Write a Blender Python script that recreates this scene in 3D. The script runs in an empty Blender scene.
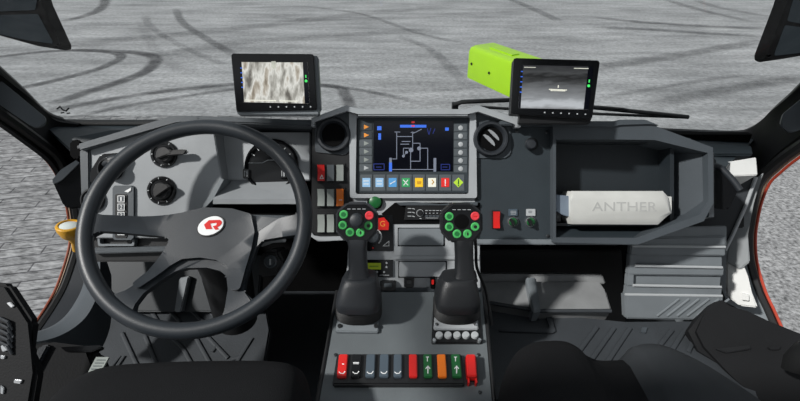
import bpy, bmesh, math, random
from mathutils import Vector, Matrix
random.seed(4)
SC = bpy.context.scene
COL = SC.collection
# ------------------------------------------------------------------ camera
FPX = 480.0; CX, CY = 400.0, 200.5
PITCH = math.radians(30); EYE = Vector((0, 0, 2.9))
R = Vector((1, 0, 0)); F = Vector((0, math.cos(PITCH), -math.sin(PITCH))); U = Vector((0, math.sin(PITCH), math.cos(PITCH)))
cam = bpy.data.objects.new('camera', bpy.data.cameras.new('camera')); COL.objects.link(cam)
cam.data.sensor_width = 36; cam.data.lens = FPX / 800 * 36; cam.data.clip_start = 0.02; cam.data.clip_end = 500
cam.matrix_world = Matrix((( R.x, U.x, -F.x, 0), (R.y, U.y, -F.y, 0), (R.z, U.z, -F.z, EYE.z), (0, 0, 0, 1)))
SC.camera = cam
def RAY(x, y): return F + R * ((x - CX) / FPX) - U * ((y - CY) / FPX)
def PT(x, y, d): return EYE + RAY(x, y) * d
def ONX(x, y, X): r = RAY(x, y); return EYE + r * (X / r.x)
def ONZ(x, y, Z): r = RAY(x, y); return EYE + r * ((Z - EYE.z) / r.z)
def ONP(x, y, o, n): r = RAY(x, y); return EYE + r * ((o - EYE).dot(n) / r.dot(n))

class Fr:
    """a working plane: origin, right, up and normal; tilt leans its top away, yaw brings its left side nearer"""
    def __init__(s, x, y, d, tilt=0, yaw=0, roll=0):
        s.o = PT(x, y, d); t = math.radians(tilt); w = math.radians(yaw); q = math.radians(roll)
        Y = U * math.cos(t) + F * math.sin(t); X = R.copy(); N = X.cross(Y)
        X = X * math.cos(w) - N * math.sin(w); N = X.cross(Y)
        s.X = X * math.cos(q) + Y * math.sin(q); s.Y = Y * math.cos(q) - X * math.sin(q); s.N = N
    def uv(s, x, y, h=0):
        p = ONP(x, y, s.o + s.N * h, s.N) - s.o
        return (p.dot(s.X), p.dot(s.Y))
    def w(s, u, v, h=0): return s.o + s.X * u + s.Y * v + s.N * h
    def p(s, x, y, h=0): return ONP(x, y, s.o + s.N * h, s.N)
    def k(s, x, y, h=0): return (s.p(x, y, h) - EYE).dot(F) / FPX      # metres per pixel there

# ------------------------------------------------------------------ materials
def lin(c): return tuple(((v / 255) / 12.92 if v / 255 <= .04045 else ((v / 255 + .055) / 1.055) ** 2.4) for v in c)
def mat(name, c, rough=.5, metal=0, bump=0, scale=300, var=.08, vscale=14, spec=.5, emit=0, coat=0):
    m = bpy.data.materials.new(name); m.use_nodes = True; nt = m.node_tree; N = nt.nodes; L = nt.links
    b = N['Principled BSDF']; l = lin(c)
    b.inputs['Roughness'].default_value = rough; b.inputs['Metallic'].default_value = metal
    b.inputs['Specular IOR Level'].default_value = spec; b.inputs['Coat Weight'].default_value = coat
    tc = N.new('ShaderNodeTexCoord')
    n = N.new('ShaderNodeTexNoise'); n.inputs['Scale'].default_value = vscale; n.inputs['Detail'].default_value = 5
    L.new(tc.outputs['Object'], n.inputs['Vector'])
    r = N.new('ShaderNodeValToRGB')
    r.color_ramp.elements[0].position = .3; r.color_ramp.elements[1].position = .7
    r.color_ramp.elements[0].color = tuple(v * (1 - var) for v in l) + (1,)
    r.color_ramp.elements[1].color = tuple(min(1, v * (1 + var)) for v in l) + (1,)
    L.new(n.outputs['Fac'], r.inputs['Fac']); L.new(r.outputs['Color'], b.inputs['Base Color'])
    if emit:
        b.inputs['Emission Color'].default_value = l + (1,); b.inputs['Emission Strength'].default_value = emit
    if bump:
        n2 = N.new('ShaderNodeTexNoise'); n2.inputs['Scale'].default_value = scale; n2.inputs['Detail'].default_value = 3
        L.new(tc.outputs['Object'], n2.inputs['Vector'])
        bp = N.new('ShaderNodeBump'); bp.inputs['Strength'].default_value = bump; bp.inputs['Distance'].default_value = .002
        L.new(n2.outputs['Fac'], bp.inputs['Height']); L.new(bp.outputs['Normal'], b.inputs['Normal'])
    return m
M = {}
M['lightgrey'] = mat('light grey moulded plastic', (140, 144, 147), .5, bump=.12)
M['silver'] = mat('silver grey painted plastic', (160, 164, 167), .42, bump=.08)
M['midgrey'] = mat('mid grey plastic', (112, 118, 122), .5, bump=.12)
M['hood'] = mat('slate grey plastic', (66, 72, 77), .5, bump=.15)
M['slate'] = mat('dark slate plastic', (42, 50, 55), .5, bump=.12)
M['tray'] = mat('dark tray plastic', (27, 34, 39), .55, bump=.12)
M['trim'] = mat('charcoal trim plastic', (36, 40, 45), .5, bump=.2)
M['black'] = mat('black plastic', (18, 19, 21), .42, bump=.1)
M['gloss'] = mat('glossy black plastic', (12, 13, 15), .18)
M['soft'] = mat('soft black plastic', (20, 21, 23), .68, bump=.2, spec=.22)
M['rubber'] = mat('black rubber', (20, 21, 22), .55, bump=.2)
M['void'] = mat('matt black lining', (9, 9, 10), .9, spec=.1)
M['wheel'] = mat('dark grey leather grain plastic', (36, 41, 46), .42, bump=.12, scale=600)
M['console'] = mat('grey textured console plastic', (92, 98, 101), .55, bump=.3, scale=700)
M['grip'] = mat('charcoal grip plastic', (38, 41, 45), .45, bump=.25, scale=500)
M['grip2'] = mat('black grip plastic', (24, 26, 29), .45, bump=.25, scale=500)
M['red'] = mat('red plastic', (205, 32, 28), .35, var=.03)
M['orange'] = mat('orange plastic', (232, 118, 22), .35, var=.03)
M['green'] = mat('green plastic', (22, 92, 44), .35, var=.03)
M['keygreen'] = mat('light green key', (72, 172, 92), .4, var=.03)
M['keygreen2'] = mat('dark green key centre', (26, 104, 52), .4, var=.03)
M['keyred'] = mat('pale red key', (214, 62, 70), .4, var=.03)
M['bluegrey'] = mat('blue grey switch plastic', (70, 82, 92), .4)
M['greygrn'] = mat('grey switch plastic', (140, 146, 142), .4)
M['darkswitch'] = mat('dark grey switch plastic', (82, 88, 92), .4)
M['white'] = mat('white print', (226, 228, 228), .5, var=.02)
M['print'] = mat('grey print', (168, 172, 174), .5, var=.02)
M['engrave'] = mat('grey engraved print', (168, 169, 167), .6, var=.03)
M['device'] = mat('pale grey powder coated metal', (196, 197, 193), .5, bump=.1)
M['steelblue'] = mat('blue grey steel', (120, 132, 146), .4, .3)
M['chrome'] = mat('brushed steel', (190, 192, 194), .25, .9)
M['screw'] = mat('dark steel screw', (70, 72, 74), .35, .8)
M['amber'] = mat('amber yellow plastic', (204, 152, 40), .4)
M['lens'] = mat('frosted lens', (206, 214, 210), .3)
M['lime'] = mat('luminous yellow green paint', (152, 200, 20), .4, var=.03, coat=.2)
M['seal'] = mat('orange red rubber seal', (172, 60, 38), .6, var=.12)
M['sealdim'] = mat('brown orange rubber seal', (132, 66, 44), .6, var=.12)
M['beige'] = mat('beige seal', (150, 128, 108), .6, var=.1)
M['jamb'] = mat('grey painted jamb', (128, 132, 134), .5, var=.15, vscale=8)
M['whitepaint'] = mat('white painted metal', (212, 213, 211), .45, var=.05)
M['mat'] = mat('dark rubber floor mat', (50, 54, 58), .6, bump=.25, scale=250, var=.2, vscale=9)
M['toe'] = mat('grey moulded floor', (128, 130, 131), .6, bump=.2, scale=250, var=.15)
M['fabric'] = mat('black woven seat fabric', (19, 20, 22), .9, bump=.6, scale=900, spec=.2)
M['fabric_lit'] = mat('black woven seat fabric painted lit', (52, 55, 58), .9, bump=.6, scale=900, spec=.2)  # same seat cloth in a lighter tone, painting light on the right bolster
M['mirror'] = mat('dark tinted mirror glass', (58, 64, 68), .06, .9, var=.15, vscale=5)
M['scr'] = mat('dark screen glass', (4, 5, 12), .15, emit=.3)
def glow(name, c, s=1.0):
    return mat(name, c, .4, emit=s, var=.03)
M['sline'] = glow('screen grey', (104, 110, 124), .35); M['sblue'] = glow('screen blue', (48, 92, 190), .6)
M['sblue2'] = glow('screen deep blue', (22, 34, 92), .6)
M['icy'] = glow('icon pale blue', (140, 180, 214), .12); M['iblue'] = glow('icon blue', (84, 150, 204), .12)
M['igreen'] = glow('icon green', (54, 152, 92), .12); M['iyellow'] = glow('icon yellow', (236, 190, 40), .12)
M['iwhite'] = glow('icon white', (228, 228, 214), .12); M['ired'] = glow('icon red', (212, 44, 40), .12)
M['ilime'] = glow('icon lime', (170, 206, 60), .12); M['iorange'] = glow('icon orange', (220, 140, 56), .12)
M['lcd'] = glow('lime liquid crystal', (120, 136, 30), .25)
M['sgreen'] = glow('screen green', (60, 200, 90), .7); M['sred'] = glow('screen red', (190, 50, 50), .6)

def glass_mat():
    m = bpy.data.materials.new('clear windshield glass'); m.use_nodes = True; nt = m.node_tree; N = nt.nodes; L = nt.links
    N.remove(N['Principled BSDF']); t = N.new('ShaderNodeBsdfTransparent'); t.inputs['Color'].default_value = (.94, .95, .95, 1)
    g = N.new('ShaderNodeBsdfGlossy'); g.inputs['Roughness'].default_value = .02
    lw = N.new('ShaderNodeLayerWeight'); lw.inputs['Blend'].default_value = .25
    pw = N.new('ShaderNodeMath'); pw.operation = 'POWER'; pw.inputs[1].default_value = 4; L.new(lw.outputs['Facing'], pw.inputs[0])
    fr = N.new('ShaderNodeMath'); fr.operation = 'MULTIPLY_ADD'; fr.inputs[1].default_value = .3; fr.inputs[2].default_value = .02; L.new(pw.outputs[0], fr.inputs[0])
    mx = N.new('ShaderNodeMixShader'); L.new(fr.outputs[0], mx.inputs[0]); L.new(t.outputs[0], mx.inputs[1]); L.new(g.outputs[0], mx.inputs[2])
    L.new(mx.outputs[0], N['Material Output'].inputs['Surface']); return m
M['glass'] = glass_mat()

# ------------------------------------------------------------------ mesh helpers
def B(): return bmesh.new()
def merge(bm, t, mi=0):
    for f in t.faces: f.material_index = mi
    me = bpy.data.meshes.new('t'); bmesh.ops.recalc_face_normals(t, faces=t.faces[:]); t.to_mesh(me); t.free()
    bm.from_mesh(me); bpy.data.meshes.remove(me)
def ccw(p):
    a = sum(p[i][0] * p[(i + 1) % len(p)][1] - p[(i + 1) % len(p)][0] * p[i][1] for i in range(len(p)))
    return p if a > 0 else p[::-1]
def rounded(p, r, n=4):
    out = []; k = len(p)
    for i in range(k):
        a, b, c = Vector(p[i - 1]), Vector(p[i]), Vector(p[(i + 1) % k])
        d1 = (a - b); d2 = (c - b); l1, l2 = d1.length, d2.length; d1 /= l1; d2 /= l2
        ang = d1.angle(d2); t = min(r / max(.05, math.tan(ang / 2)), l1 * .45, l2 * .45)
        p0 = b + d1 * t; p1 = b + d2 * t
        for j in range(n + 1):
            s = j / n; out.append(tuple((p0 * (1 - s) + b * s) * (1 - s) + (b * (1 - s) + p1 * s) * s))
    return out
def slab(bm, fr, uv, h0, h1, bev=.0015, mi=0, seg=2):
    t = B(); uv = ccw(uv)
    lo = [t.verts.new(fr.w(u, v, h0)) for u, v in uv]; hi = [t.verts.new(fr.w(u, v, h1)) for u, v in uv]
    n = len(uv); t.faces.new(lo[::-1]); t.faces.new(hi)
    for i in range(n): t.faces.new((lo[i], lo[(i + 1) % n], hi[(i + 1) % n], hi[i]))
    if bev:
        ed = [e for e in t.edges if (e.verts[0] in hi and e.verts[1] in hi)]
        if n < 12: ed += [e for e in t.edges if (e.verts[0] in hi) != (e.verts[1] in hi)]
        bmesh.ops.bevel(t, geom=ed, offset=bev, segments=seg, affect='EDGES', clamp_overlap=True)
    merge(bm, t, mi)
def prism(bm, fr, poly, h0, h1, bev=.0015, mi=0, rnd=0):
    uv = [fr.uv(x, y, h1) for x, y in poly]
    if rnd: uv = rounded(uv, rnd)
    slab(bm, fr, uv, h0, h1, bev, mi)
def box(bm, fr, x0, y0, x1, y1, h0, h1, bev=.0015, mi=0, rnd=0):
    prism(bm, fr, [(x0, y0), (x1, y0), (x1, y1), (x0, y1)], h0, h1, bev, mi, rnd)
def ringframe(bm, fr, outer, inner, h0, h1, mi=0, rnd=0):
    o = ccw([fr.uv(x, y, h1) for x, y in outer]); i = ccw([fr.uv(x, y, h1) for x, y in inner])
    if rnd: o = rounded(o, rnd); i = rounded(i, rnd)
    t = B(); n = len(o)
    A = [[t.verts.new(fr.w(u, v, h)) for u, v in P] for P in (o, i) for h in (h0, h1)]
    for k in range(n):
        j = (k + 1) % n
        for a, b in ((0, 1), (1, 3), (3, 2), (2, 0)):
            t.faces.new((A[a][k], A[a][j], A[b][j], A[b][k]))
    merge(bm, t, mi)
def lathe(bm, fr, cx, cy, prof, seg=28, mi=0, metres=False, hc=None):
    h_ref = max(p[1] for p in prof) if hc is None else hc
    cu, cv = fr.uv(cx, cy, h_ref); k = 1 if metres else fr.k(cx, cy, h_ref)
    t = B(); rings = []
    for r, h in prof:
        if r <= 1e-6: rings.append([t.verts.new(fr.w(cu, cv, h))])
        else: rings.append([t.verts.new(fr.w(cu + r * k * math.cos(2 * math.pi * i / seg), cv + r * k * math.sin(2 * math.pi * i / seg), h)) for i in range(seg)])
    for a, b in zip(rings, rings[1:]):
        for i in range(seg):
            j = (i + 1) % seg
            if len(a) == 1 and len(b) == 1: continue
            if len(a) == 1: t.faces.new((a[0], b[i], b[j]))
            elif len(b) == 1: t.faces.new((a[i], a[j], b[0]))
            else: t.faces.new((a[i], a[j], b[j], b[i]))
    for g in (rings[0], rings[-1]):
        if len(g) > 1: t.faces.new(g)
    merge(bm, t, mi)
def loft(bm, rings, mi=0, caps=True, closed=True):
    t = B(); V = [[t.verts.new(p) for p in r] for r in rings]; n = len(V[0])
    for a, b in zip(V, V[1:]):
        for i in range(n if closed else n - 1):
            j = (i + 1) % n; t.faces.new((a[i], a[j], b[j], b[i]))
    if caps and closed:
        t.faces.new(V[0][::-1]); t.faces.new(V[-1])
    merge(bm, t, mi)
def sup(c, X, Y, a, b, e=2.0, n=28):
    out = []
    for i in range(n):
        t = 2 * math.pi * i / n; x = math.cos(t); y = math.sin(t)
        out.append(c + X * (a * math.copysign(abs(x) ** (2 / e), x)) + Y * (b * math.copysign(abs(y) ** (2 / e), y)))
    return out
def smooth(P, n=6):
    P = [Vector(p) for p in P]; out = []
    for i in range(len(P) - 1):
        p0 = P[max(0, i - 1)]; p1 = P[i]; p2 = P[i + 1]; p3 = P[min(len(P) - 1, i + 2)]
        for k in range(n):
            t = k / n
            out.append(.5 * (2 * p1 + (p2 - p0) * t + (2 * p0 - 5 * p1 + 4 * p2 - p3) * t * t + (3 * p1 - p0 - 3 * p2 + p3) * t ** 3))
    return out + [P[-1]]
def tube(bm, pts, r, seg=10, mi=0, closed=False, flat=1.0, up=None):
    pts = [Vector(p) for p in pts]; n = len(pts); rings = []; prev = None
    for i, p in enumerate(pts):
        t = ((pts[(i + 1) % n] - pts[i - 1]) if closed else (pts[min(n - 1, i + 1)] - pts[max(0, i - 1)])).normalized()
        if up is not None: a = up - t * up.dot(t)
        elif prev is None: a = t.orthogonal()
        else: a = prev - t * prev.dot(t)
        a.normalize(); prev = a; b = t.cross(a); rr = r[i] if isinstance(r, (list, tuple)) else r
        rings.append([p + a * (rr * flat * math.cos(2 * math.pi * k / seg)) + b * (rr * math.sin(2 * math.pi * k / seg)) for k in range(seg)])
    if closed: rings.append(rings[0]); loft(bm, rings, mi, caps=False)
    else: loft(bm, rings, mi)
    if closed: bmesh.ops.remove_doubles(bm, verts=bm.verts[:], dist=1e-6)
def sheet(bm, curves, thick, mi=0):
    t = B(); V = [[t.verts.new(p) for p in c] for c in curves]
    for a, b in zip(V, V[1:]):
        for i in range(len(a) - 1): t.faces.new((a[i], a[i + 1], b[i + 1], b[i]))
    bmesh.ops.recalc_face_normals(t, faces=t.faces[:])
    bmesh.ops.solidify(t, geom=t.faces[:], thickness=thick); merge(bm, t, mi)
def line(bm, fr, pts, wpx, h, mi=0, th=.0004):
    for (x0, y0), (x1, y1) in zip(pts, pts[1:]):
        a = Vector((x0, y0)); b = Vector((x1, y1)); d = (b - a).normalized(); q = Vector((-d.y, d.x)) * wpx / 2; d = d * wpx / 2
        prism(bm, fr, [tuple(a - d + q), tuple(b + d + q), tuple(b + d - q), tuple(a - d - q)], h - th, h, 0, mi)
def text(bm, fr, s, x0, y0, x1, y1, h, th=.0005, mi=0):
    """lettering fitted into the rectangle"""
    cu = bpy.data.curves.new('t', 'FONT'); cu.body = s; cu.extrude = .5; ob = bpy.data.objects.new('t', cu); COL.objects.link(ob)
    dg = bpy.context.evaluated_depsgraph_get(); me = bpy.data.meshes.new_from_object(ob.evaluated_get(dg))
    vs = [v.co.copy() for v in me.vertices]
    ax, bx = min(v.x for v in vs), max(v.x for v in vs); ay, by = min(v.y for v in vs), max(v.y for v in vs)
    a = fr.uv(x0, y1, h); b = fr.uv(x1, y0, h)
    for v in me.vertices:
        u = a[0] + (b[0] - a[0]) * (v.co.x - ax) / (bx - ax); w = a[1] + (b[1] - a[1]) * (v.co.y - ay) / (by - ay)
        v.co = fr.w(u, w, h + (v.co.z - .5) * th)
    for p in me.polygons: p.material_index = mi
    bm.from_mesh(me); bpy.data.meshes.remove(me); bpy.data.objects.remove(ob); bpy.data.curves.remove(cu)

# ------------------------------------------------------------------ objects
ORG = {}
def thing(name, label, cat, loc, group=None):
    o = bpy.data.objects.new(name, None); COL.objects.link(o); o.empty_display_size = .05
    o.location = loc; o['label'] = label; o['category'] = cat
    if group: o['group'] = group
    ORG[o.name] = Vector(loc); return o
def part(name, bm, m, parent=None, label=None, ang=38, loc=None):
    if parent is not None: org = ORG[parent.name]
    elif loc is not None: org = Vector(loc)
    else:
        c = [v.co for v in bm.verts]; org = Vector((sum(v.x for v in c) / len(c), sum(v.y for v in c) / len(c), min(v.z for v in c)))
    bmesh.ops.translate(bm, verts=bm.verts[:], vec=-org)
    me = bpy.data.meshes.new(name); bm.to_mesh(me); bm.free()
    for p in me.polygons: p.use_smooth = True
    me.set_sharp_from_angle(angle=math.radians(ang))
    for x in (m if isinstance(m, (list, tuple)) else [m]): me.materials.append(M[x] if isinstance(x, str) else x)
    o = bpy.data.objects.new(name, me); COL.objects.link(o)
    if parent is not None: o.parent = parent
    else: o.location = org
    ORG[o.name] = org
    if label: o['label'] = label
    return o
def solo(name, bm, m, label, cat, group=None, loc=None):
    o = part(name, bm, m, None, label, loc=loc); o['category'] = cat
    if group: o['group'] = group
    return o
def struct(name, bm, m, loc=None, ang=38):
    o = part(name, bm, m, None, None, ang, loc); o['kind'] = 'structure'; return o

# working planes
DP = Fr(400, 200, 1.10)                              # faces of the dashboard
CF = Fr(405, 292, 1.08, tilt=44.3)                   # top of the centre console
XL, XR = -1.0, 1.04                                  # door openings
WO = PT(400, 123, 1.45); WD = Vector((0, -.69, .72)).normalized(); WN = R.cross(WD)   # windshield
def WS(x, y, h=0): return ONP(x, y, WO + WN * h, WN)
FLOOR = 1.76

#=================================================================== GROUND
def ground():
    m = bpy.data.materials.new('weathered concrete'); m.use_nodes = True; N = m.node_tree.nodes; L = m.node_tree.links
    b = N['Principled BSDF']; b.inputs['Roughness'].default_value = .85; b.inputs['Specular IOR Level'].default_value = .2
    tc = N.new('ShaderNodeTexCoord')
    def noise(sc, det, vec=None):
        n = N.new('ShaderNodeTexNoise'); n.inputs['Scale'].default_value = sc; n.inputs['Detail'].default_value = det
        n.inputs['Roughness'].default_value = .65
        L.new(vec or tc.outputs['Object'], n.inputs['Vector']); return n
    mp = N.new('ShaderNodeMapping'); mp.inputs['Scale'].default_value = (.35, 1.6, 1); mp.inputs['Rotation'].default_value = (0, 0, .35)
    L.new(tc.outputs['Object'], mp.inputs['Vector'])
    n1 = noise(1.1, 9, mp.outputs[0]); n2 = noise(11, 9); n3 = noise(.35, 3)
    def ramp(src, p0, c0, p1, c1):
        r = N.new('ShaderNodeValToRGB'); r.color_ramp.elements[0].position = p0; r.color_ramp.elements[1].position = p1
        r.color_ramp.elements[0].color = (c0, c0 * 1.01, c0 * 1.02, 1); r.color_ramp.elements[1].color = (c1, c1 * 1.005, c1 * 1.01, 1)
        L.new(src, r.inputs['Fac']); return r
    r1 = ramp(n1.outputs['Fac'], .32, .22, .7, .42); r2 = ramp(n2.outputs['Fac'], .32, .66, .68, 1.22); r3 = ramp(n3.outputs['Fac'], .35, .82, .65, 1.06)
    def mul(a, c):
        x = N.new('ShaderNodeMix'); x.data_type = 'RGBA'; x.blend_type = 'MULTIPLY'; x.inputs[0].default_value = 1
        L.new(a, x.inputs[6]); L.new(c, x.inputs[7]); return x.outputs[2]
    L.new(mul(mul(r1.outputs[0], r2.outputs[0]), r3.outputs[0]), b.inputs['Base Color'])
    # pavers
    p = bpy.data.materials.new('grey setts'); p.use_nodes = True; N = p.node_tree.nodes; L = p.node_tree.links
    b = N['Principled BSDF']; b.inputs['Roughness'].default_value = .85; b.inputs['Specular IOR Level'].default_value = .2
    tc = N.new('ShaderNodeTexCoord'); mp = N.new('ShaderNodeMapping'); mp.inputs['Rotation'].default_value = (0, 0, -.22)
    L.new(tc.outputs['Object'], mp.inputs['Vector'])
    br = N.new('ShaderNodeTexBrick'); br.inputs['Scale'].default_value = 1; br.inputs['Brick Width'].default_value = .9
    br.inputs['Row Height'].default_value = .15; br.inputs['Mortar Size'].default_value = .011; br.inputs['Mortar Smooth'].default_value = .4
    br.inputs['Color1'].default_value = (.175, .177, .18, 1); br.inputs['Color2'].default_value = (.25, .252, .255, 1); br.inputs['Mortar'].default_value = (.085, .085, .09, 1)
    L.new(mp.outputs[0], br.inputs['Vector'])
    mq = N.new('ShaderNodeMapping'); mq.inputs['Scale'].default_value = (.45, 1.3, 1); mq.inputs['Rotation'].default_value = (0, 0, -.22); L.new(tc.outputs['Object'], mq.inputs['Vector'])
    n2 = noise(17, 9, mq.outputs[0]); r2 = ramp(n2.outputs['Fac'], .34, .35, .66, 1.6)
    L.new(mul(br.outputs['Color'], r2.outputs[0]), b.inputs['Base Color'])
    # coarse asphalt
    a = bpy.data.materials.new('coarse asphalt'); a.use_nodes = True; N = a.node_tree.nodes; L = a.node_tree.links
    b = N['Principled BSDF']; b.inputs['Roughness'].default_value = .9; b.inputs['Specular IOR Level'].default_value = .2
    tc = N.new('ShaderNodeTexCoord'); n2 = noise(26, 9); r2 = ramp(n2.outputs['Fac'], .34, .08, .66, .42)
    n3 = noise(3, 3); r3 = ramp(n3.outputs['Fac'], .3, .85, .7, 1.1)
    L.new(mul(r2.outputs[0], r3.outputs[0]), b.inputs['Base Color'])
    # tyre marks
    s = bpy.data.materials.new('tyre rubber marks'); s.use_nodes = True; N = s.node_tree.nodes; L = s.node_tree.links
    b = N['Principled BSDF']; b.inputs['Base Color'].default_value = (.06, .06, .065, 1); b.inputs['Roughness'].default_value = .85; b.inputs['Specular IOR Level'].default_value = .2
    at = N.new('ShaderNodeAttribute'); at.attribute_name = 'mark'; tc = N.new('ShaderNodeTexCoord')
    n = noise(2.2, 6); r = ramp(n.outputs['Fac'], .3, .35, .65, 1.0)
    mu = N.new('ShaderNodeMath'); mu.operation = 'MULTIPLY'; L.new(at.outputs['Fac'], mu.inputs[0]); L.new(r.outputs[0], mu.inputs[1])
    L.new(mu.outputs[0], b.inputs['Alpha'])
    bm = B(); lay = bm.loops.layers.float_color.new('mark')
    def quad(pts, mi):
        f = bm.faces.new([bm.verts.new(v) for v in pts]); f.material_index = mi
    quad([(-160, -60, -.012), (160, -60, -.012), (160, 260, -.012), (-160, 260, -.012)], 0)
    quad([(-40, -30, -.006), (-.4, -30, -.006), (-.4, 8.0, -.006), (-40, 8.0, -.006)], 1)
    quad([(.4, -30, -.006), (40, -30, -.006), (40, 7.2, -.006), (.4, 7.2, -.006)], 2)
    def mark(pts, wid, a, lift):
        P = smooth([ONZ(x, y, 0) for x, y in pts], 8); V = []
        for i, q in enumerate(P):
            t = (P[min(len(P) - 1, i + 1)] - P[max(0, i - 1)]).normalized(); n = Vector((-t.y, t.x, 0))
            V.append([bm.verts.new(q + n * (wid * k) + Vector((0, 0, lift))) for k in (-.5, -.22, .22, .5)])
        n_ = len(P)
        for i in range(n_ - 1):
            for k in range(3):
                f = bm.faces.new((V[i][k], V[i][k + 1], V[i + 1][k + 1], V[i + 1][k])); f.material_index = 3
                for lp, (ii, kk) in zip(f.loops, ((i, k), (i, k + 1), (i + 1, k + 1), (i + 1, k))):
                    e = min(1, ii / 4, (n_ - 1 - ii) / 4); c = a * e * (1 if kk in (1, 2) else 0)
                    lp[lay] = (c, c, c, 1)
    marks = [([(-30, 60), (40, 52), (85, 50), (115, 53), (120, 58), (100, 68), (60, 79), (20, 88), (-20, 95)], .34, .62),
             ([(70, 50), (110, 51), (140, 53), (155, 58), (150, 68), (130, 78), (90, 91), (50, 104)], .42, .72),
             ([(60, 66), (64, 64)], .2, .0),
             ([(40, 113), (90, 103), (150, 93), (240, 84), (330, 86), (345, 95), (350, 110)], .3, .6),
             ([(70, 119), (120, 107), (180, 97), (250, 87), (300, 84), (360, 90), (420, 103)], .22, .5),
             ([(60, 22), (90, 14), (103, 6), (106, -4)], .5, .6),
             ([(145, 15), (150, 26), (170, 40), (200, 55), (228, 66)], .3, .24),
             ([(176, 8), (182, 22), (205, 38), (240, 58)], .36, .45),
             ([(190, 75), (160, 55), (146, 35), (140, 20)], .4, .14),
             ([(60, 45), (160, 36), (260, 26), (360, 14), (460, 6)], 1.1, .22),
             ([(130, 60), (230, 44), (330, 36), (430, 30)], .9, .2),
             ([(300, 6), (360, 14), (420, 34), (470, 44)], .3, .3),
             ([(500, -5), (540, 12), (560, 22)], .5, .35),
             ([(590, 17), (640, 22), (700, 26), (770, 29)], .5, .55),
             ([(590, 27), (640, 29), (700, 33), (770, 37)], .45, .5),
             ([(660, -2), (700, 10), (760, 24)], .5, .4), ([(690, -2), (720, 8), (790, 20)], .5, .3),
             ([(580, 70), (650, 60), (710, 50), (770, 40)], .6, .38), ([(600, 98), (650, 90), (700, 81), (760, 74)], .2, .3),
             ([(640, 108), (700, 95), (760, 84), (810, 77)], .55, .35),
             ([(420, 92), (500, 86), (580, 82)], .3, .15), ([(395, 36), (430, 50), (470, 90)], .35, .28),
             ([(-20, 30), (60, 44), (110, 47)], .5, .18), ([(230, 14), (330, 20), (440, 16), (560, 8)], .9, .2)]
    for i, (p_, w, al) in enumerate(marks):
        if al: mark(p_, w, al, .002 + .0012 * i)
    o = struct('ground', bm, [m, p, a, s], loc=(0, 0, 0))
    for q in o.data.polygons: q.use_smooth = False
ground()

#=================================================================== CAB SHELL
def X3(px): return [ONX(x, y, XL) for x, y in px]
# left: edge of the glass, edge of the door opening
La = smooth([WS(x, y) for x, y in [(-220, -125), (-70, 10), (0, 72), (22, 92), (38, 108), (48, 115.5), (60, 120), (80, 123)]], 6)
Lb = smooth([ONX(x, y, XL) for x, y in [(-220, -30), (-70, 78), (0, 127), (25, 145), (42, 158), (51, 168), (58, 181), (63, 195)]], 6)
Ra = smooth([WS(x, y) for x, y in [(1020, -135), (880, 5), (800, 88), (778, 108), (765, 121), (752, 129), (738, 132.5), (720, 133.5)]], 6)
Rb = smooth([ONX(x, y, XR) for x, y in [(1020, -30), (880, 80), (800, 140), (780, 156), (766, 170), (757, 181), (751, 194), (748, 208)]], 6)
def pillar(A, Bc, sgn, name):
    mid = [(a + b) / 2 + Vector((sgn * .02, .04, 0)) for a, b in zip(A, Bc)]
    q1 = [(a * .75 + b * .25) + Vector((sgn * .014, .028, 0)) for a, b in zip(A, Bc)]
    q3 = [(a * .25 + b * .75) + Vector((sgn * .014, .028, 0)) for a, b in zip(A, Bc)]
    bm = B(); sheet(bm, [A, q1, mid, q3, Bc], .012); struct(name, bm, 'soft')
pillar(La, Lb, -1, 'trim_1'); pillar(Ra, Rb, 1, 'trim_2')
def cover(px, d, name, label, m='hood'):
    fr = Fr(px[0][0], px[0][1], d, tilt=0, yaw=-25 if px[0][0] > 400 else 25)
    bm = B(); prism(bm, fr, px, -.012, 0, .003, rnd=.02); solo(name, bm, m, label, 'pillar cover')
cover([(-30, 56), (0, 80), (46, 118), (44, 126), (34, 128), (0, 105), (-30, 86)], 1.16, 'pillar_cover', 'grey padded cover on the left windshield pillar')
cover([(830, 75), (800, 100), (783, 114), (780, 125), (790, 133), (800, 130), (830, 108)], 1.19, 'pillar_cover', 'grey padded cover on the right windshield pillar')
# windshield
def windshield():
    bm = B(); lo = [WS(x, y, .0) for x, y in [(60, 124), (400, 126), (760, 133)]]
    hi = [p + WD * .95 for p in lo]; lo[0].x = -1.0; lo[2].x = 1.04; hi[0].x = -1.0; hi[2].x = 1.04
    sheet(bm, [lo, hi], .006); o = struct('window_1', bm, 'glass', loc=WO)
    s = B(); fr = Fr(64, 110, (WS(64, 110) - EYE).dot(F) - .02)
    tube(s, [fr.p(x, y) for x, y in [(57, 109), (60, 106.5), (63, 110), (66, 111), (69, 108)]], .0022, 6)
    tube(s, [fr.p(x, y) for x, y in [(61, 113), (64, 112.5)]], .002, 6); tube(s, [fr.p(x, y) for x, y in [(67, 113.5), (70, 113)]], .002, 6)
    part('sticker', s, 'gloss', o)
windshield()
# cowl below the glass
bm = B()
base = [WS(x, y, -.01) for x, y in [(40, 121), (80, 123.5), (240, 123.5), (400, 124), (560, 126), (720, 133), (760, 134)]]
nearr = [Vector((max(-.76, min(.80, p.x)), 1.06, 2.385)) for p in base]
drop = [Vector((p.x, 1.05, 2.30)) for p in nearr]
sheet(bm, [[p + Vector((0, .02, -.0)) for p in base], base, nearr, drop], .01)
struct('trim_3', bm, 'slate')
bm = B(); tube(bm, smooth([WS(x, y, -.004) for x, y in [(-70, 10), (0, 72), (22, 92), (38, 108), (48, 115.5), (60, 120), (80, 123), (240, 123), (400, 124), (560, 127), (700, 133), (738, 133.5), (752, 130), (765, 122), (778, 109), (800, 89), (880, 6)]], 5), .011, 8)
struct('trim_4', bm, 'black')
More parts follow.
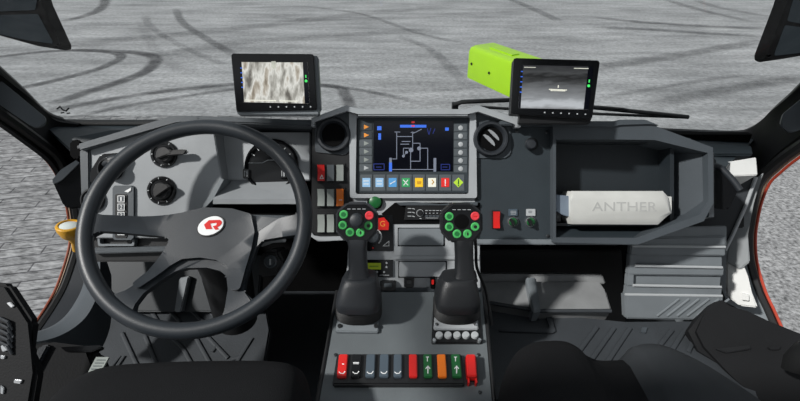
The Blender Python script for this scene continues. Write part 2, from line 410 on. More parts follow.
# seals of the door openings: black, orange, beige lines
def offs(pts, dx): return [(x + dx, y) for x, y in pts]
SL = [(-220, -24), (-60, 84), (0, 125), (25, 143), (42, 156), (51, 166), (58, 178), (64, 195), (68, 215), (70, 238), (67, 256), (57, 286), (47, 305), (36, 322), (20, 345)]
SR = [(1020, 0), (870, 110), (800, 157), (780, 173), (770, 183), (763, 198), (758, 218), (755.5, 238), (757, 262), (765, 290), (775, 312), (785, 334), (800, 362)]
for side, S, X, s in (('left', SL, XL, 1), ('right', SR, XR, -1)):
    t = thing('door_seal', ('rubber seals with an orange bead around the left door opening' if s > 0 else 'rubber seals with a red bead around the right door opening'), 'door seal', ONX(*S[9], X))
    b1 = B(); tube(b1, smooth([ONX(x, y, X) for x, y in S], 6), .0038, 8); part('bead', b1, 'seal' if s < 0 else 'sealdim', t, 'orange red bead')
    b2 = B(); tube(b2, smooth([ONX(x + s * 3.5, y - (3 if i < 6 else 0), X - s * .004) for i, (x, y) in enumerate(S)], 6), .007, 8); part('inner_strip', b2, 'beige', t)
    b3 = B(); tube(b3, smooth([ONX(x + s * 8, y - (6 if i < 6 else 0), X + s * .012) for i, (x, y) in enumerate(S)], 6), .014, 8); part('gasket', b3, 'rubber', t)
# cab floor, front bulkhead, sides
fl = Fr(400, 300, 1.3)
bm = B()
sheet(bm, [[Vector((-.98, y, FLOOR)), Vector((0, y, FLOOR)), Vector((1.02, y, FLOOR))] for y in (-.3, .5, 1.36)], .03)
struct('floor', bm, 'mat')
bm = B(); sheet(bm, [[Vector((-1.0, 1.345, z)), Vector((0, 1.345, z)), Vector((1.04, 1.345, z))] for z in (FLOOR, 2.36)], .02); struct('wall_front', bm, 'void')
def side(S, X, s, name, inner):
    P = smooth([ONX(x + s * 9, y, X + s * .015) for x, y in S[7:]], 5)
    Q = [Vector((X + s * inner, p.y + .02, min(p.z - .02, 2.3))) for p in P]
    Z = [Vector((X + s * (inner + .03), p.y + .02, FLOOR)) for p in P]
    bm = B(); sheet(bm, [P, Q, Z], .008); struct(name, bm, 'midgrey' if s < 0 else 'trim')
side(SL, XL, 1, 'wall_left', .12); side(SR, XR, -1, 'wall_right', .09)

# unseen roof added for shade; its open hatch is shaped to steer the sun
def shade_roof():
    bm = B(); Z = 3.32; xs = [-1.08, HX0, HX1, 1.1]; ys = [-1.2, HY0, HY1, .82]
    t = B()
    for i in range(3):
        for j in range(3):
            if i == 1 and j == 1: continue
            t.faces.new([t.verts.new((x, y, Z)) for x, y in ((xs[i], ys[j]), (xs[i + 1], ys[j]), (xs[i + 1], ys[j + 1]), (xs[i], ys[j + 1]))])
    bmesh.ops.remove_doubles(t, verts=t.verts[:], dist=1e-5); bmesh.ops.solidify(t, geom=t.faces[:], thickness=.05); merge(bm, t)
    struct('shade_ceiling', bm, 'midgrey')
HX0, HX1, HY0, HY1 = -1.07, .35, -.05, .64  # hatch bounds, set by where sun should reach the cab
shade_roof()

#=================================================================== DRIVER DASHBOARD
def P(x, y, h=0): return DP.p(x, y, h)
drv = thing('dashboard', 'light grey driver side dashboard behind the steering wheel', 'dashboard', P(190, 245))
bm = B(); prism(bm, DP, [(81, 150), (172, 123), (213, 126), (222, 180), (200, 209), (192, 238), (84, 238)], -.06, 0, .002); part('fascia', bm, 'lightgrey', drv)
bm = B(); prism(bm, DP, [(79, 150), (89, 147), (90, 238), (82, 238)], -.04, .006, .003); part('edge_trim', bm, 'hood', drv)
bm = B()
prism(bm, DP, [(77, 144), (172, 115.5), (200, 116), (200, 121), (175, 121), (80, 151)], -.10, .02, .003)
prism(bm, DP, [(196, 115.5), (312, 120), (312, 126), (196, 121.5)], -.10, .02, .003)
part('hood', bm, 'hood', drv)
bm = B(); sheet(bm, [[DP.p(77, 146, .01), DP.p(172, 117, .01), DP.p(200, 117.5, .01), DP.p(312, 121.5, .01)], [Vector((-.80, 1.2, 2.385)), Vector((-.62, 1.2, 2.385)), Vector((-.5, 1.2, 2.385)), Vector((-.2, 1.2, 2.385))]], .006); part('top_cover', bm, 'trim', drv)
bm = B(); prism(bm, DP, [(213, 122), (312, 122), (312, 212), (222, 212)], -.10, -.075, 0); part('recess_back', bm, 'void', drv)
bm = B()   # shelf under the cluster, sloping toward the driver
loft(bm, [[DP.p(225, 180, -.05), DP.p(300, 178, -.05), DP.p(300, 184, -.055), DP.p(225, 186, -.055)],
          [DP.p(213, 199, .012), DP.p(304, 199, .012), DP.p(304, 204, .01), DP.p(213, 204, .01)]]); part('shelf', bm, 'lightgrey', drv)
bm = B(); prism(bm, DP, [(224, 180), (213, 200), (203, 210), (200, 209), (221, 178)], -.04, .006, .001); part('shelf_end', bm, 'midgrey', drv)
bm = B(); prism(bm, DP, [(205, 204), (304, 204), (308, 240), (192, 240)], -.08, -.03, .002); part('slot', bm, 'void', drv)
bm = B(); prism(bm, DP, [(205, 214), (300, 216), (304, 238), (194, 238)], -.04, -.004, .003); part('knee_panel', bm, 'hood', drv)
bm = B()
prism(bm, DP, [(84, 236), (200, 236), (196, 262), (92, 262)], -.12, -.02, .003)
part('lower_panel', bm, 'black', drv)
bm = B(); prism(bm, DP, [(88, 248), (196, 246), (196, 251), (90, 254)], -.03, .0, .002); part('ledge', bm, 'hood', drv)
bm = B(); ringframe(bm, DP, [(97, 233), (135, 233), (134, 246), (98, 246)], [(99, 235), (133, 235), (132, 244), (100, 244)], -.02, -.005, rnd=.004); part('pocket_rim', bm, 'midgrey', drv)

# instrument cluster
t = thing('instrument_cluster', 'silver instrument cluster with a round dark gauge seen through the steering wheel', 'instrument cluster', P(262, 178, -.05))
CP = Fr(262, 155, 1.15, tilt=6)
bm = B(); box(bm, CP, 223, 132, 310, 180, -.02, 0, .002); part('face', bm, 'silver', t)
bm = B(); lathe(bm, CP, 271, 165, [(27, 0), (27, .008), (25, .011), (24, .008), (24, .003), (0, .003)], 40); part('gauge', bm, ['gloss'], t, 'dark round gauge')
bm = B(); line(bm, CP, [(247, 163), (262, 163), (268, 160), (280, 160), (290, 167)], .7, .0045)
for k in range(9):
    a = math.radians(150 - k * 20); line(bm, CP, [(271 + 19 * math.cos(a), 165 - 19 * math.sin(a)), (271 + 22 * math.cos(a), 165 - 22 * math.sin(a))], .8, .0045)
part('gauge_markings', bm, 'print', t)
for x in (246, 283):
    bm = B(); box(bm, CP, x - 3, 169, x + 3, 178, .002, .013, .0005); bx = part('readout', bm, 'gloss', t)
    bm = B(); line(bm, CP, [(x + 1, 171), (x + 1, 176)], 1.0, .0137); line(bm, CP, [(x - 1.2, 171), (x - 1.2, 176)], .6, .0137); part('readout_marks', bm, 'print', bx)

# rotary switches
def rotary(x, y, r, label, lever=None, a=35):
    t = thing('rotary_switch', label, 'rotary switch', P(x, y), 'rotary switches on the light grey dash')
    bm = B(); lathe(bm, DP, x, y, [(r, -.002), (r, .004), (r - 1, .007), (r - 3, .007), (r - 3.6, .004), (0, .004)], 36); part('bezel', bm, 'gloss', t)
    bm = B(); lathe(bm, DP, x, y, [(r * .62, .004), (r * .6, .014), (r * .5, .018), (0, .018)], 32)
    c, s = math.cos(math.radians(a)), math.sin(math.radians(a)); L, W = r * .6, r * .17
    prism(bm, DP, [(x + c * L * i - s * W * j, y - s * L * i - c * W * j) for i, j in ((1, 1), (-1, 1), (-1, -1), (1, -1))], .015, .027, .002); part('knob', bm, 'black', t)
    bm = B()
    for k in range(7):
        q = math.radians(60 + k * 40); line(bm, DP, [(x + (r - 2.6) * math.cos(q), y - (r - 2.6) * math.sin(q)), (x + (r - 1.6) * math.cos(q), y - (r - 1.6) * math.sin(q))], .7, .0078)
    part('markings', bm, 'print', t)
    if lever:
        bm = B(); prism(bm, DP, [(x + 2, y - 3.5), (x + 20, y - 5), (x + 23, y - 4.2), (x + 23, y - .8), (x + 20, y - .2), (x + 2, y + 2.5)], .014, .026, .003); part('lever', bm, 'black', t)
rotary(160.5, 190.5, 14.5, 'black rotary light switch with a diagonal grip, above the left spoke of the wheel')
rotary(163, 154, 13.5, 'black rotary switch with a lever pointing right, uppermost on the grey dash', lever=True, a=20)
# ball vent at the left end
t = thing('air_vent', 'black swivelling air nozzle in a rounded recess at the left end of the dash', 'air vent', P(105, 175))
bm = B(); prism(bm, DP, [(91, 170), (101, 154), (124, 152.5), (126, 160), (113, 176), (98, 184), (87, 182)], -.002, .003, .002, rnd=.012); part('recess', bm, 'gloss', t)
bm = B(); V0 = Fr(104, 166, 1.09, tilt=10, yaw=-20); lathe(bm, V0, 103, 167, [(10, -.02), (10.5, 0), (9.5, .012), (7, .014), (6, .004), (0, 0)], 28); part('nozzle', bm, 'black', t)
bm = B(); tube(bm, [DP.p(106, 163, .01), DP.p(114, 160, .02), DP.p(121, 157, .014)], [.012, .012, .009], 12); part('handle', bm, 'trim', t)
bm = B(); lathe(bm, DP, 91, 200, [(12, 0), (12, .006), (10, .009), (8.5, .006), (8, .001), (0, .001)], 30); solo('cup_ring', bm, 'black', 'black ring set in the left edge of the dash below the air nozzle', 'ring')
# numbered keypad
t = thing('keypad', 'dark keypad with numbered keys 1 2 3 left of the light switch', 'keypad', P(123, 230))
bm = B(); box(bm, DP, 112.5, 185.5, 133.5, 240, -.002, .006, .002, rnd=.006); part('housing', bm, 'hood', t)
bm = B(); box(bm, DP, 115, 194, 127, 238, .002, .0075, .001, rnd=.003); part('key_field', bm, 'black', t)
for i in range(5):
    bm = B(); y = 195.5 + i * 8.2; box(bm, DP, 117.5, y, 124.5, y + 6.8, .006, .0105, .001); k = part('key', bm, 'hood', t)
    bm = B(); ringframe(bm, DP, [(117.5, y), (124.5, y), (124.5, y + 6.8), (117.5, y + 6.8)], [(118.1, y + .6), (123.9, y + .6), (123.9, y + 6.2), (118.1, y + 6.2)], .0104, .0108)
    if i < 3: text(bm, DP, str(i + 1), 120 if i else 120.3, y + 1.5, 122.2 if i else 121.6, y + 5.4, .011)
    part('key_print', bm, 'white', k)
bm = B(); prism(bm, DP, [(124, 191.5), (131, 187.5), (131, 190.5), (128, 192.5)], .006, .008, .0005); part('symbol', bm, 'white', t)

#=================================================================== STEERING WHEEL
RW = .2110
WF = Fr(197.5, 221.5, .955, tilt=19.5, yaw=4)
t = thing('steering_wheel', 'large dark grey four spoke steering wheel on the driver side', 'steering wheel', WF.w(0, 0, -.05))
bm = B()
tube(bm, [WF.w(RW * math.cos(2 * math.pi * i / 96), RW * math.sin(2 * math.pi * i / 96)) for i in range(96)], .0158, 16, closed=True); part('rim', bm, 'wheel', t)
def spoke(sec, name='spoke'):
    bm = B(); C = [WF.p(x, y, h) for x, y, hw, h in sec]; rings = []
    for i, (x, y, hw, h) in enumerate(sec):
        d = (C[min(len(C) - 1, i + 1)] - C[max(0, i - 1)]).normalized(); q = WF.N.cross(d).normalized(); n = d.cross(q)
        rings.append((C[i], q, n, hw * WF.k(x, y, h), .0125))
    fine = []
    for a, b in zip(rings, rings[1:]):
        for k in range(6):
            s = k / 6; s2 = s
            fine.append(sup(a[0].lerp(b[0], s), a[1].lerp(b[1], s).normalized(), a[2].lerp(b[2], s).normalized(), a[3] * (1 - s) + b[3] * s, a[4], 3.2))
    a = rings[-1]; fine.append(sup(a[0], a[1], a[2], a[3], a[4], 3.2))
    loft(bm, fine); part(name, bm, 'wheel', t)
def dished(poly, lo, hi, bev, name, rnd):
    uv = rounded(ccw([WF.uv(x, y, -.02) for x, y in poly]), rnd, 3); bm = B(); slab(bm, WF, uv, lo, hi, bev, seg=3)
    bmesh.ops.triangulate(bm, faces=bm.faces[:]); bmesh.ops.subdivide_edges(bm, edges=[e for e in bm.edges if e.calc_length() > .03], cuts=2, use_grid_fill=False)
    bmesh.ops.triangulate(bm, faces=bm.faces[:])
    for v in bm.verts:
        q = v.co - WF.o; r = math.hypot(q.dot(WF.X), q.dot(WF.Y)); k = max(0, min(1, (r - .085) / (RW - .085))); v.co += WF.N * (-.036 * (1 - k * k * (3 - 2 * k)))
    part(name, bm, 'wheel', t, ang=50)
dished([(86, 212), (108, 218), (140, 216), (168, 213), (186, 210), (204, 206.5), (232, 207.5), (254, 214.5), (280, 220), (298, 218), (308, 210), (312, 238), (300, 238), (284, 239), (263, 240), (257, 246), (252, 262), (247, 280), (246, 293), (256, 302), (240, 322), (222, 326), (228, 308), (229, 290), (226, 276), (219, 270), (205, 266.5), (185, 267), (173, 271), (160, 281), (147, 294), (140, 306), (138, 322), (108, 304), (118, 297), (130, 292), (142, 282), (152, 270), (161, 254), (168, 240), (164, 235.5), (150, 234), (120, 233.5), (105, 234), (98, 238), (95, 246), (82, 252)], -.012, .006, .005, 'spokes', .006)
dished([(182, 212.5), (204, 207.5), (232, 208.5), (251, 214), (255, 232), (252, 250), (247, 270), (243, 292), (233, 292), (232, 278), (228, 267), (216, 260), (200, 257.5), (182, 259), (170, 266), (156, 279), (143, 291), (137, 286), (150, 272), (163, 252), (172, 236)], .002, .017, .006, 'hub', .008)
bm = B(); EM = Fr(211, 226, (WF.p(211, 226, -.0175) - EYE).dot(F), tilt=20, yaw=5, roll=27)
cu = [(math.cos(2 * math.pi * i / 40) * .0262, math.sin(2 * math.pi * i / 40) * .0186) for i in range(40)]
slab(bm, EM, [(u * 1.1, v * 1.12) for u, v in cu], -.012, .001, .001); eb = part('emblem_ring', bm, 'black', t)
bm = B(); slab(bm, EM, cu, -.004, .0025, .001); part('emblem', bm, 'white', t, 'white oval emblem with a red letter R')
emb = [o for o in bpy.data.objects if o.name == 'emblem'][0]
bm = B()   # red R-shaped mark traced as on the badge: outer loop with an open counter
ex = lambda x, y: (190 + x / 10.02, 205 + y / 10.02)
for poly in ([(140, 197), (188, 152), (300, 148), (318, 168), (316, 186), (268, 184), (262, 178), (203, 186)],
             [(140, 197), (203, 186), (210, 212), (224, 240), (160, 242)],
             [(316, 186), (300, 206), (272, 222), (293, 242), (252, 248), (228, 212), (262, 203), (268, 184)]):
    prism(bm, EM, [ex(*p) for p in poly], .002, .0034, .0)
part('emblem_letter', bm, 'red', emb)
# column with ignition lock and stalk
t = thing('steering_column', 'black steering column with ignition lock behind the right wheel spoke', 'steering column', P(262, 268, .0))
bm = B(); tube(bm, [WF.w(.01, -.02, -.05), WF.w(.02, -.06, -.16), WF.w(.02, -.16, -.30)], [.045, .055, .05], 24); part('shroud', bm, 'black', t)
bm = B(); prism(bm, DP, [(258, 262), (262, 252), (278, 250), (284, 262), (278, 275), (258, 278)], -.02, .06, .006); part('lock_housing', bm, 'black', t)
bm = B(); lathe(bm, DP, 270, 262, [(6.5, .055), (6.5, .066), (5, .068), (4.4, .064), (0, .064)], 26); lk = part('ignition_lock', bm, 'hood', t)
bm = B(); box(bm, DP, 269.2, 259, 270.8, 265, .063, .067, .0005); part('key_slot', bm, 'print', lk)
bm = B(); tube(bm, [DP.p(262, 245, .05), DP.p(272, 241, .07), DP.p(284, 240, .08)], [.006, .007, .008], 10, flat=.6); part('stalk', bm, 'print', t, 'pale end of a stalk')

#=================================================================== CENTRE
ctr = thing('center_fascia', 'silver grey centre fascia around the display, radio and drawers', 'center fascia', P(415, 292))
bm = B()
ringframe(bm, DP, [(349, 110), (476, 110), (477, 198), (350, 198)], [(356.5, 116.5), (470, 116.5), (469, 194), (355.5, 194)], -.05, .012, rnd=.006)
part('display_surround', bm, 'silver', ctr)
bm = B()
prism(bm, DP, [(346, 105), (366, 110.5), (466, 110.5), (476, 105), (480, 105.5), (519, 119), (521, 127), (516, 127), (514, 122.5), (478, 110), (468, 115.5), (358, 115.5), (347, 109.5), (314, 120.5), (314, 126), (311, 126), (311, 118)], -.06, .03, .003); part('hood', bm, 'silver', ctr)
bm = B(); sheet(bm, [[DP.p(x, y, .0) for x, y in ((313, 119.5), (347, 107.5), (366, 112), (466, 112), (478, 107), (517, 120))], [Vector((x, 1.16, 2.39)) for x in (-.2, -.12, -.08, .15, .19, .28)]], .006); part('top_cover', bm, 'silver', ctr)
bm = B(); prism(bm, DP, [(352, 196), (479, 196), (481, 292), (345, 292)], -.06, 0, .002); part('face', bm, 'silver', ctr)
for (x0, y0, x1, y1) in ((398.5, 228.5, 444, 245.5), (399, 262, 446, 277)):
    bm = B(); box(bm, DP, x0 - .8, y0 - .8, x1 + .8, y1 + .8, -.004, .0008, 0, mi=1); box(bm, DP, x0, y0, x1, y1, .0, .004, .0015)
    part('drawer', bm, ['midgrey' if y0 < 250 else 'silver', 'void'], ctr)
bm = B(); box(bm, DP, 394, 255.5, 480, 260, 0, .006, .002); box(bm, DP, 394, 246.5, 480, 255.5, 0, .003, .001); part('ledge', bm, 'silver', ctr)
# display
t = thing('display', 'large colour touch display with side keys in the centre of the dash', 'display', P(412, 193))
bm = B(); prism(bm, DP, [(357.5, 117.5), (469, 117.5), (468.3, 193), (356.3, 193)], -.03, .004, .001); part('bezel', bm, 'slate', t)
bm = B(); prism(bm, DP, [(373.5, 121), (453.5, 121), (453, 171.5), (373, 171.5)], .003, .005, .0005); s = part('screen', bm, 'scr', t)
X = lambda x, y: (350 + x / 4.454, 110 + y / 4.454)
def lines(pl, m, w=.75, h=.0056, nm='diagram'):
    bm = B()
    for q in pl: line(bm, DP, [X(*a) for a in q], w, h)
    part(nm, bm, m, s)
lines([[(208, 97), (208, 218), (190, 218)], [(200, 98), (222, 98)], [(208, 118), (279, 118)], [(279, 98), (279, 168)], [(279, 105), (318, 86)],
       [(272, 100), (290, 100)], [(279, 148), (312, 148), (312, 168)], [(312, 170), (346, 170), (346, 265)], [(270, 182), (270, 265)], [(312, 175), (312, 228), (272, 228)],
       [(238, 206), (238, 170), (262, 170)], [(190, 265), (372, 265)], [(252, 185), (240, 206)], [(232, 140), (268, 140)], [(226, 152), (262, 152)]], 'sline')
bm = B()
for x, y, r in ((272, 178, 2.3), (308, 171, 2.0), (252, 188, 1.5), (238, 205, 1.4)): lathe(bm, DP, *X(x, y), [(r, .005), (r, .0058), (0, .0058)], 14)
box(bm, DP, *X(175, 213), *X(186, 275), .005, .0056, 0); box(bm, DP, *X(372, 214), *X(384, 275), .005, .0056, 0)
part('tank_symbols', bm, 'sline', s)
for q in ((223, 66, 340, 78), (174, 234, 187, 273), (121, 72, 140, 90), (126, 104, 138, 132), (424, 78, 440, 92)):
    bm = B(); box(bm, DP, *X(q[0], q[1]), *X(q[2], q[3]), .005, .0058, 0); part('blue_symbol', bm, 'sblue', s)
bm = B(); box(bm, DP, *X(274, 50), *X(288, 58), .005, .0056, 0); box(bm, DP, *X(274, 68), *X(288, 74), .005, .0062, 0); part('warning_symbol', bm, 'sred', s)
lines([[(106, 240), (152, 240), (152, 266), (106, 266), (106, 240)], [(406, 242), (444, 242), (444, 266), (406, 266), (406, 242)], [(118, 254), (138, 254)], [(414, 254), (432, 254)], [(345, 84), (350, 105)], [(360, 82), (352, 108)], [(378, 84), (370, 104)]], 'sblue2', .8, nm='corner_boxes')
for i in range(6):
    y0 = 123 + 8.2 * i
    bm = B(); box(bm, DP, 359, y0, 372.3, y0 + 7.6, .002, .0055, .001); k = part('left_key', bm, 'slate' if i < 2 else 'darkswitch', t)
    bm = B(); prism(bm, DP, [(364, y0 + 1.6), (369, y0 + 3.9), (364, y0 + 6.2)], .005, .006, 0); part('key_icon', bm, 'iorange' if i < 2 else ('print' if i == 5 else 'greygrn'), k)
    bm = B(); box(bm, DP, 454, y0 + 1, 467.3, y0 + 8.6, .002, .0055, .001); k = part('right_key', bm, 'darkswitch', t)
    bm = B(); lathe(bm, DP, 460.7, y0 + 4.8, [(2.4, .005), (2.4, .0062), (1.6, .0068), (0, .0068)], 16); part('key_dot', bm, 'print', k)
cols = ['icy', 'icy', 'iblue', 'igreen', 'iyellow', 'iwhite', 'ired', 'ilime']
for i, c in enumerate(cols):
    x = 366.4 + 13.15 * i
    bm = B(); box(bm, DP, x - 6.2, 174.5, x + 6.2, 191, .002, .0055, .001); k = part('function_key', bm, 'darkswitch', t)
    bm = B()
    if i == 7: prism(bm, DP, [(x, 177.5), (x + 5, 182.5), (x, 187.5), (x - 5, 182.5)], .005, .0063, .0003)
    else: box(bm, DP, x - 4, 178, x + 4, 187, .005, .0063, .0003)
    ic = part('key_icon', bm, c, k)
    bm = B(); mk = 'white' if i in (0, 1, 2, 3, 6) else ('amber' if i < 6 else 'green')
    if i in (0, 1): line(bm, DP, [(x - 2.5, 181), (x + 2, 181)], .8, .0068); line(bm, DP, [(x - 2.5, 184), (x + 2, 184)], .8, .0068)
    elif i == 2: line(bm, DP, [(x - 2.5, 184), (x + 2.5, 181)], .8, .0068)
    elif i == 3: line(bm, DP, [(x - 2.5, 180), (x + 2, 185)], .8, .0068); line(bm, DP, [(x - 2, 185), (x + 2, 180)], .8, .0068)
    elif i == 4: box(bm, DP, x - 2, 181, x + 2, 184, .006, .0068, 0)
    elif i == 5: line(bm, DP, [(x, 180), (x + 1.5, 182), (x, 184)], .9, .0068)
    else: line(bm, DP, [(x, 179.8), (x, 183.5)], 1.0, .0068); line(bm, DP, [(x, 185), (x, 185.4)], 1.0, .0068)
    part('icon_mark', bm, mk, k)

def rocker(parent, fr, x0, y0, x1, y1, m, h=.003, marks=None, name='rocker_switch', lean=0):
    bm = B(); u0, v1 = fr.uv(x0, y0, h); u1, v0 = fr.uv(x1, y1, h); vm = (v0 + v1) / 2
    prof = [(v0, h + .008), (vm, h + .004), (v1, h + .009), (v1, h - .006), (v0, h - .006)]
    loft(bm, [[fr.w(u, v, q) for v, q in prof] for u in (u0, u0 + .0006, u1 - .0006, u1)])
    r = part(name, bm, m, parent)
    if marks:
        bm = B()
        for k in marks:
            if k[0] == 'l': line(bm, fr, k[1], k[2] if len(k) > 2 else .7, h + .0092, th=.004)
        part('switch_mark', bm, 'white', r)
    return r
# left pod: switch tower
tw = thing('switch_tower', 'dark switch tower with nine rocker switches left of the display', 'switch panel', P(332, 240))
bm = B(); prism(bm, DP, [(312, 119), (346, 108), (353, 112), (354, 198), (350, 240), (318, 241), (311, 234)], -.08, 0, .003); part('housing', bm, 'black', tw)
bm = B(); prism(bm, DP, [(311, 232), (314, 236), (320, 237), (350, 236), (350, 240), (318, 241.5), (310, 236)], 0, .006, .001); part('lower_lip', bm, 'silver', tw)
rows = [(165, 181, ['red', 'darkswitch', 'greygrn']), (189, 206, ['greygrn', 'greygrn', 'orange']), (214.5, 232, ['greygrn', 'greygrn', 'darkswitch'])]
for y0, y1, cs in rows:
    bm = B(); box(bm, DP, 316.5, y0 - 2, 345.5, y1 + 2, -.001, .003, .001); part('switch_bezel', bm, 'black', tw)
    for j, c in enumerate(cs):
        x = 318 + 9.4 * j
        mk = [('l', [(x + 2, y1 - 2.5), (x + 3.7, y1 - 6), (x + 5.4, y1 - 2.5), (x + 2, y1 - 2.5)], .5)] if c == 'red' else ([('l', [(x + 2.5, y1 - 6), (x + 5, y1 - 6)], .6)] if c == 'orange' else None)
        rocker(tw, DP, x, y0, x + 6.9, y1, c, .003, mk)
# round vents
def vent(cx, cy, r, label, lit_yaw, face):
    t = thing('air_vent', label, 'air vent', P(cx, cy, .0), 'round air vents beside the display')
    if face:
        bm = B(); prism(bm, DP, face, -.02, .004, .002, rnd=.006); part('faceplate', bm, 'hood', t)
    bm = B(); lathe(bm, DP, cx, cy, [(r, -.002), (r, .012), (r - 1.5, .018), (r - 3.5, .018), (r - 5.5, .012), (r - 6, -.002)], 40); part('ring', bm, 'trim', t)
    bm = B(); lathe(bm, DP, cx, cy, [(r - 5.6, .008), (r - 6.2, -.001), (0, -.0015)], 36); part('throat', bm, 'void', t)
    if lit_yaw:  # silver crescents paint the light falling inside the vent
        fr = Fr(cx, cy, 1.092, tilt=0, yaw=lit_yaw, roll=-42)
        for y0, y1, L in ((-.0125, .001, .0235), (.004, .016, .0225)):
            bm = B(); q = Fr(cx - 1, cy, 1.085, tilt=-8, yaw=12, roll=-42)
            up_ = [(L * math.cos(a), y0 + (y1 - y0) * .5 + (y1 - y0) * .5 * math.sin(a)) for a in [math.pi * i / 8 for i in range(9)]]
            lo = [(-L * math.cos(a), y0 + (y1 - y0) * .5 - (y1 - y0) * .12 * math.sin(a)) for a in [math.pi * i / 8 for i in range(1, 8)]]
            slab(bm, q, [(u * .8, v) for u, v in up_ + lo], -.001, .001, 0); part('lit_crescent', bm, 'silver', t)
vent(333, 134.5, 17.5, 'round black air vent above the rocker switches, left of the display', 0, [(315, 118.5), (345, 109), (351, 113), (351, 150), (344, 155), (315, 152)])
vent(491.5, 138.5, 18, 'round air vent with painted light crescents right of the display', 20, [(475, 117), (479, 113), (510, 122), (511, 154), (505, 158), (475, 158)])
# small controls under the display
bm = B(); lathe(bm, DP, 375, 202, [(8, 0), (8, .005), (7.2, .007), (6.4, .006), (0, .006)], 30); t = thing('push_button', 'round green push button under the left corner of the display', 'push button', P(375, 209))
part('bezel', bm, 'black', t)
bm = B(); lathe(bm, DP, 375, 202, [(6.3, .005), (6.2, .011), (5, .013), (0, .0135)], 28); part('cap', bm, 'green', t)
t = thing('control_panel', 'small black control panel with red tag and dial behind the left joystick', 'control panel', P(380, 251))
bm = B(); prism(bm, DP, [(372, 215), (393, 215), (393.5, 251), (362, 251), (362, 222)], -.002, .004, .001); part('plate', bm, 'gloss', t)
bm = B(); prism(bm, DP, [(377, 218.5), (384, 217.5), (389, 223), (388.5, 230), (378, 230)], .003, .012, .001, rnd=.001); g = part('tag', bm, 'red', t, 'red tag with letter G')
bm = B(); text(bm, DP, 'G', 380, 221, 385, 226.5, .0125); part('tag_letter', bm, 'iorange', g)
bm = B(); lathe(bm, DP, 373, 237, [(6.6, .003), (6.4, .014), (5, .017), (0, .017)], 24); part('dial', bm, 'hood', t)
bm = B(); pts = [(373 + 8.4 * math.cos(math.radians(a)), 237 - 8.4 * math.sin(math.radians(a))) for a in range(75, -50, -15)]; line(bm, DP, pts, 1.3, .0055); part('dial_arc', bm, 'white', t)
bm = B(); line(bm, DP, [(383, 246), (389, 241), (389, 246), (383, 246)], .5, .0055); lathe(bm, DP, 373, 248, [(1, .004), (1, .0055), (0, .0055)], 10, mi=1); part('symbols', bm, ['print', 'red'], t)
t = thing('heater_timer', 'small black timer with lime LCD below the red tag', 'timer', P(380, 277))
bm = B(); box(bm, DP, 362, 260, 393, 277, 0, .006, .001); part('housing', bm, 'gloss', t)
bm = B(); box(bm, DP, 365, 263, 381, 269.5, .005, .0068, .0003); k = part('lcd', bm, 'lcd', t)
bm = B(); line(bm, DP, [(370, 266.3), (378, 266.3)], .7, .0073); part('lcd_text', bm, 'green', k)
bm = B()
for x, y in ((386.5, 263), (386.5, 267), (377, 272), (384, 272)): lathe(bm, DP, x, y, [(1.1, .006), (1.1, .0073), (0, .0073)], 10)
line(bm, DP, [(380, 275.2), (389, 275.2)], .6, .0068); part('keys', bm, 'print', t)
# radio
t = thing('radio', 'black radio with control knob below the display between the joysticks', 'radio', P(430, 222))
bm = B(); prism(bm, DP, [(381, 214), (395, 202.5), (480, 202.5), (480, 224), (393, 224), (390, 219)], -.004, .003, .001); part('recess', bm, 'void', t)
bm = B(); prism(bm, DP, [(406, 205.5), (472, 205.5), (472, 220), (404, 220)], 0, .009, .001); rb = part('front', bm, 'black', t)
bm = B(); prism(bm, DP, [(396, 202.5), (414, 201.8), (440, 204.5), (466, 202), (478, 202), (478, 205.5), (400, 205.5)], 0, .012, .001); part('top_lip', bm, 'hood', t)
bm = B(); lathe(bm, DP, 420, 213, [(2.9, .008), (2.9, .014), (2.2, .016), (0, .016)], 20); kn = part('knob', bm, 'black', t)
bm = B(); ringp = [(420 + 3.4 * math.cos(a * .5236), 213 + 3.4 * math.sin(a * .5236)) for a in range(13)]; line(bm, DP, ringp, .55, .0096)
for i in range(3):
    y = 208.5 + 3.8 * i; line(bm, DP, [(408, y), (411, y)], .7, .0096); line(bm, DP, [(412.5, y), (414.5, y + .6)], .7, .0096)
for i in range(7):
    x = 425.5 + 3.7 * i; line(bm, DP, [(x, 210.5), (x + 2, 210.5)], .7, .0096); line(bm, DP, [(x + .2, 213.2), (x + 1.2, 213.2)], .6, .0096)
line(bm, DP, [(426, 218), (438, 218)], .5, .0096); line(bm, DP, [(420, 218.5), (421, 218.5)], .8, .0096); part('print', bm, 'print', t)
for i in range(6):
    x = 425.2 + 3.7 * i; bm = B(); box(bm, DP, x, 215.2, x + 3, 217, .008, .0105, .0004); part('preset_key', bm, 'hood', t)
# sockets on the front edge
def socket(x0, y0, x1, y1, label, cat, m, m2, name):
    t = thing(name, label, cat, P((x0 + x1) / 2, y1)); h = y1 - y0
    bm = B(); box(bm, DP, x0, y0, x1, y1, 0, .012, .003, rnd=.004); part('body', bm, m, t)
    bm = B(); box(bm, DP, x0 + (x1 - x0) * .25, y0 + h * .25, x1 - (x1 - x0) * .25, y1 - h * .35, .011, .018, .001); part('plug', bm, m2, t)
socket(380, 281, 396, 291, 'black power socket at the rear edge of the console beside the left joystick', 'socket', 'black', 'hood', 'power_socket')
socket(404, 277.5, 414, 287.5, 'small black toggle switch between the two joysticks', 'switch', 'black', 'gloss', 'toggle_switch')
socket(430.5, 277, 435.5, 289, 'small upright red switch left of the right joystick', 'switch', 'void', 'red', 'toggle_switch')
bm = B(); box(bm, DP, 352, 288, 481, 292, 0, .006, .001); part('lower_edge', bm, 'hood', ctr)

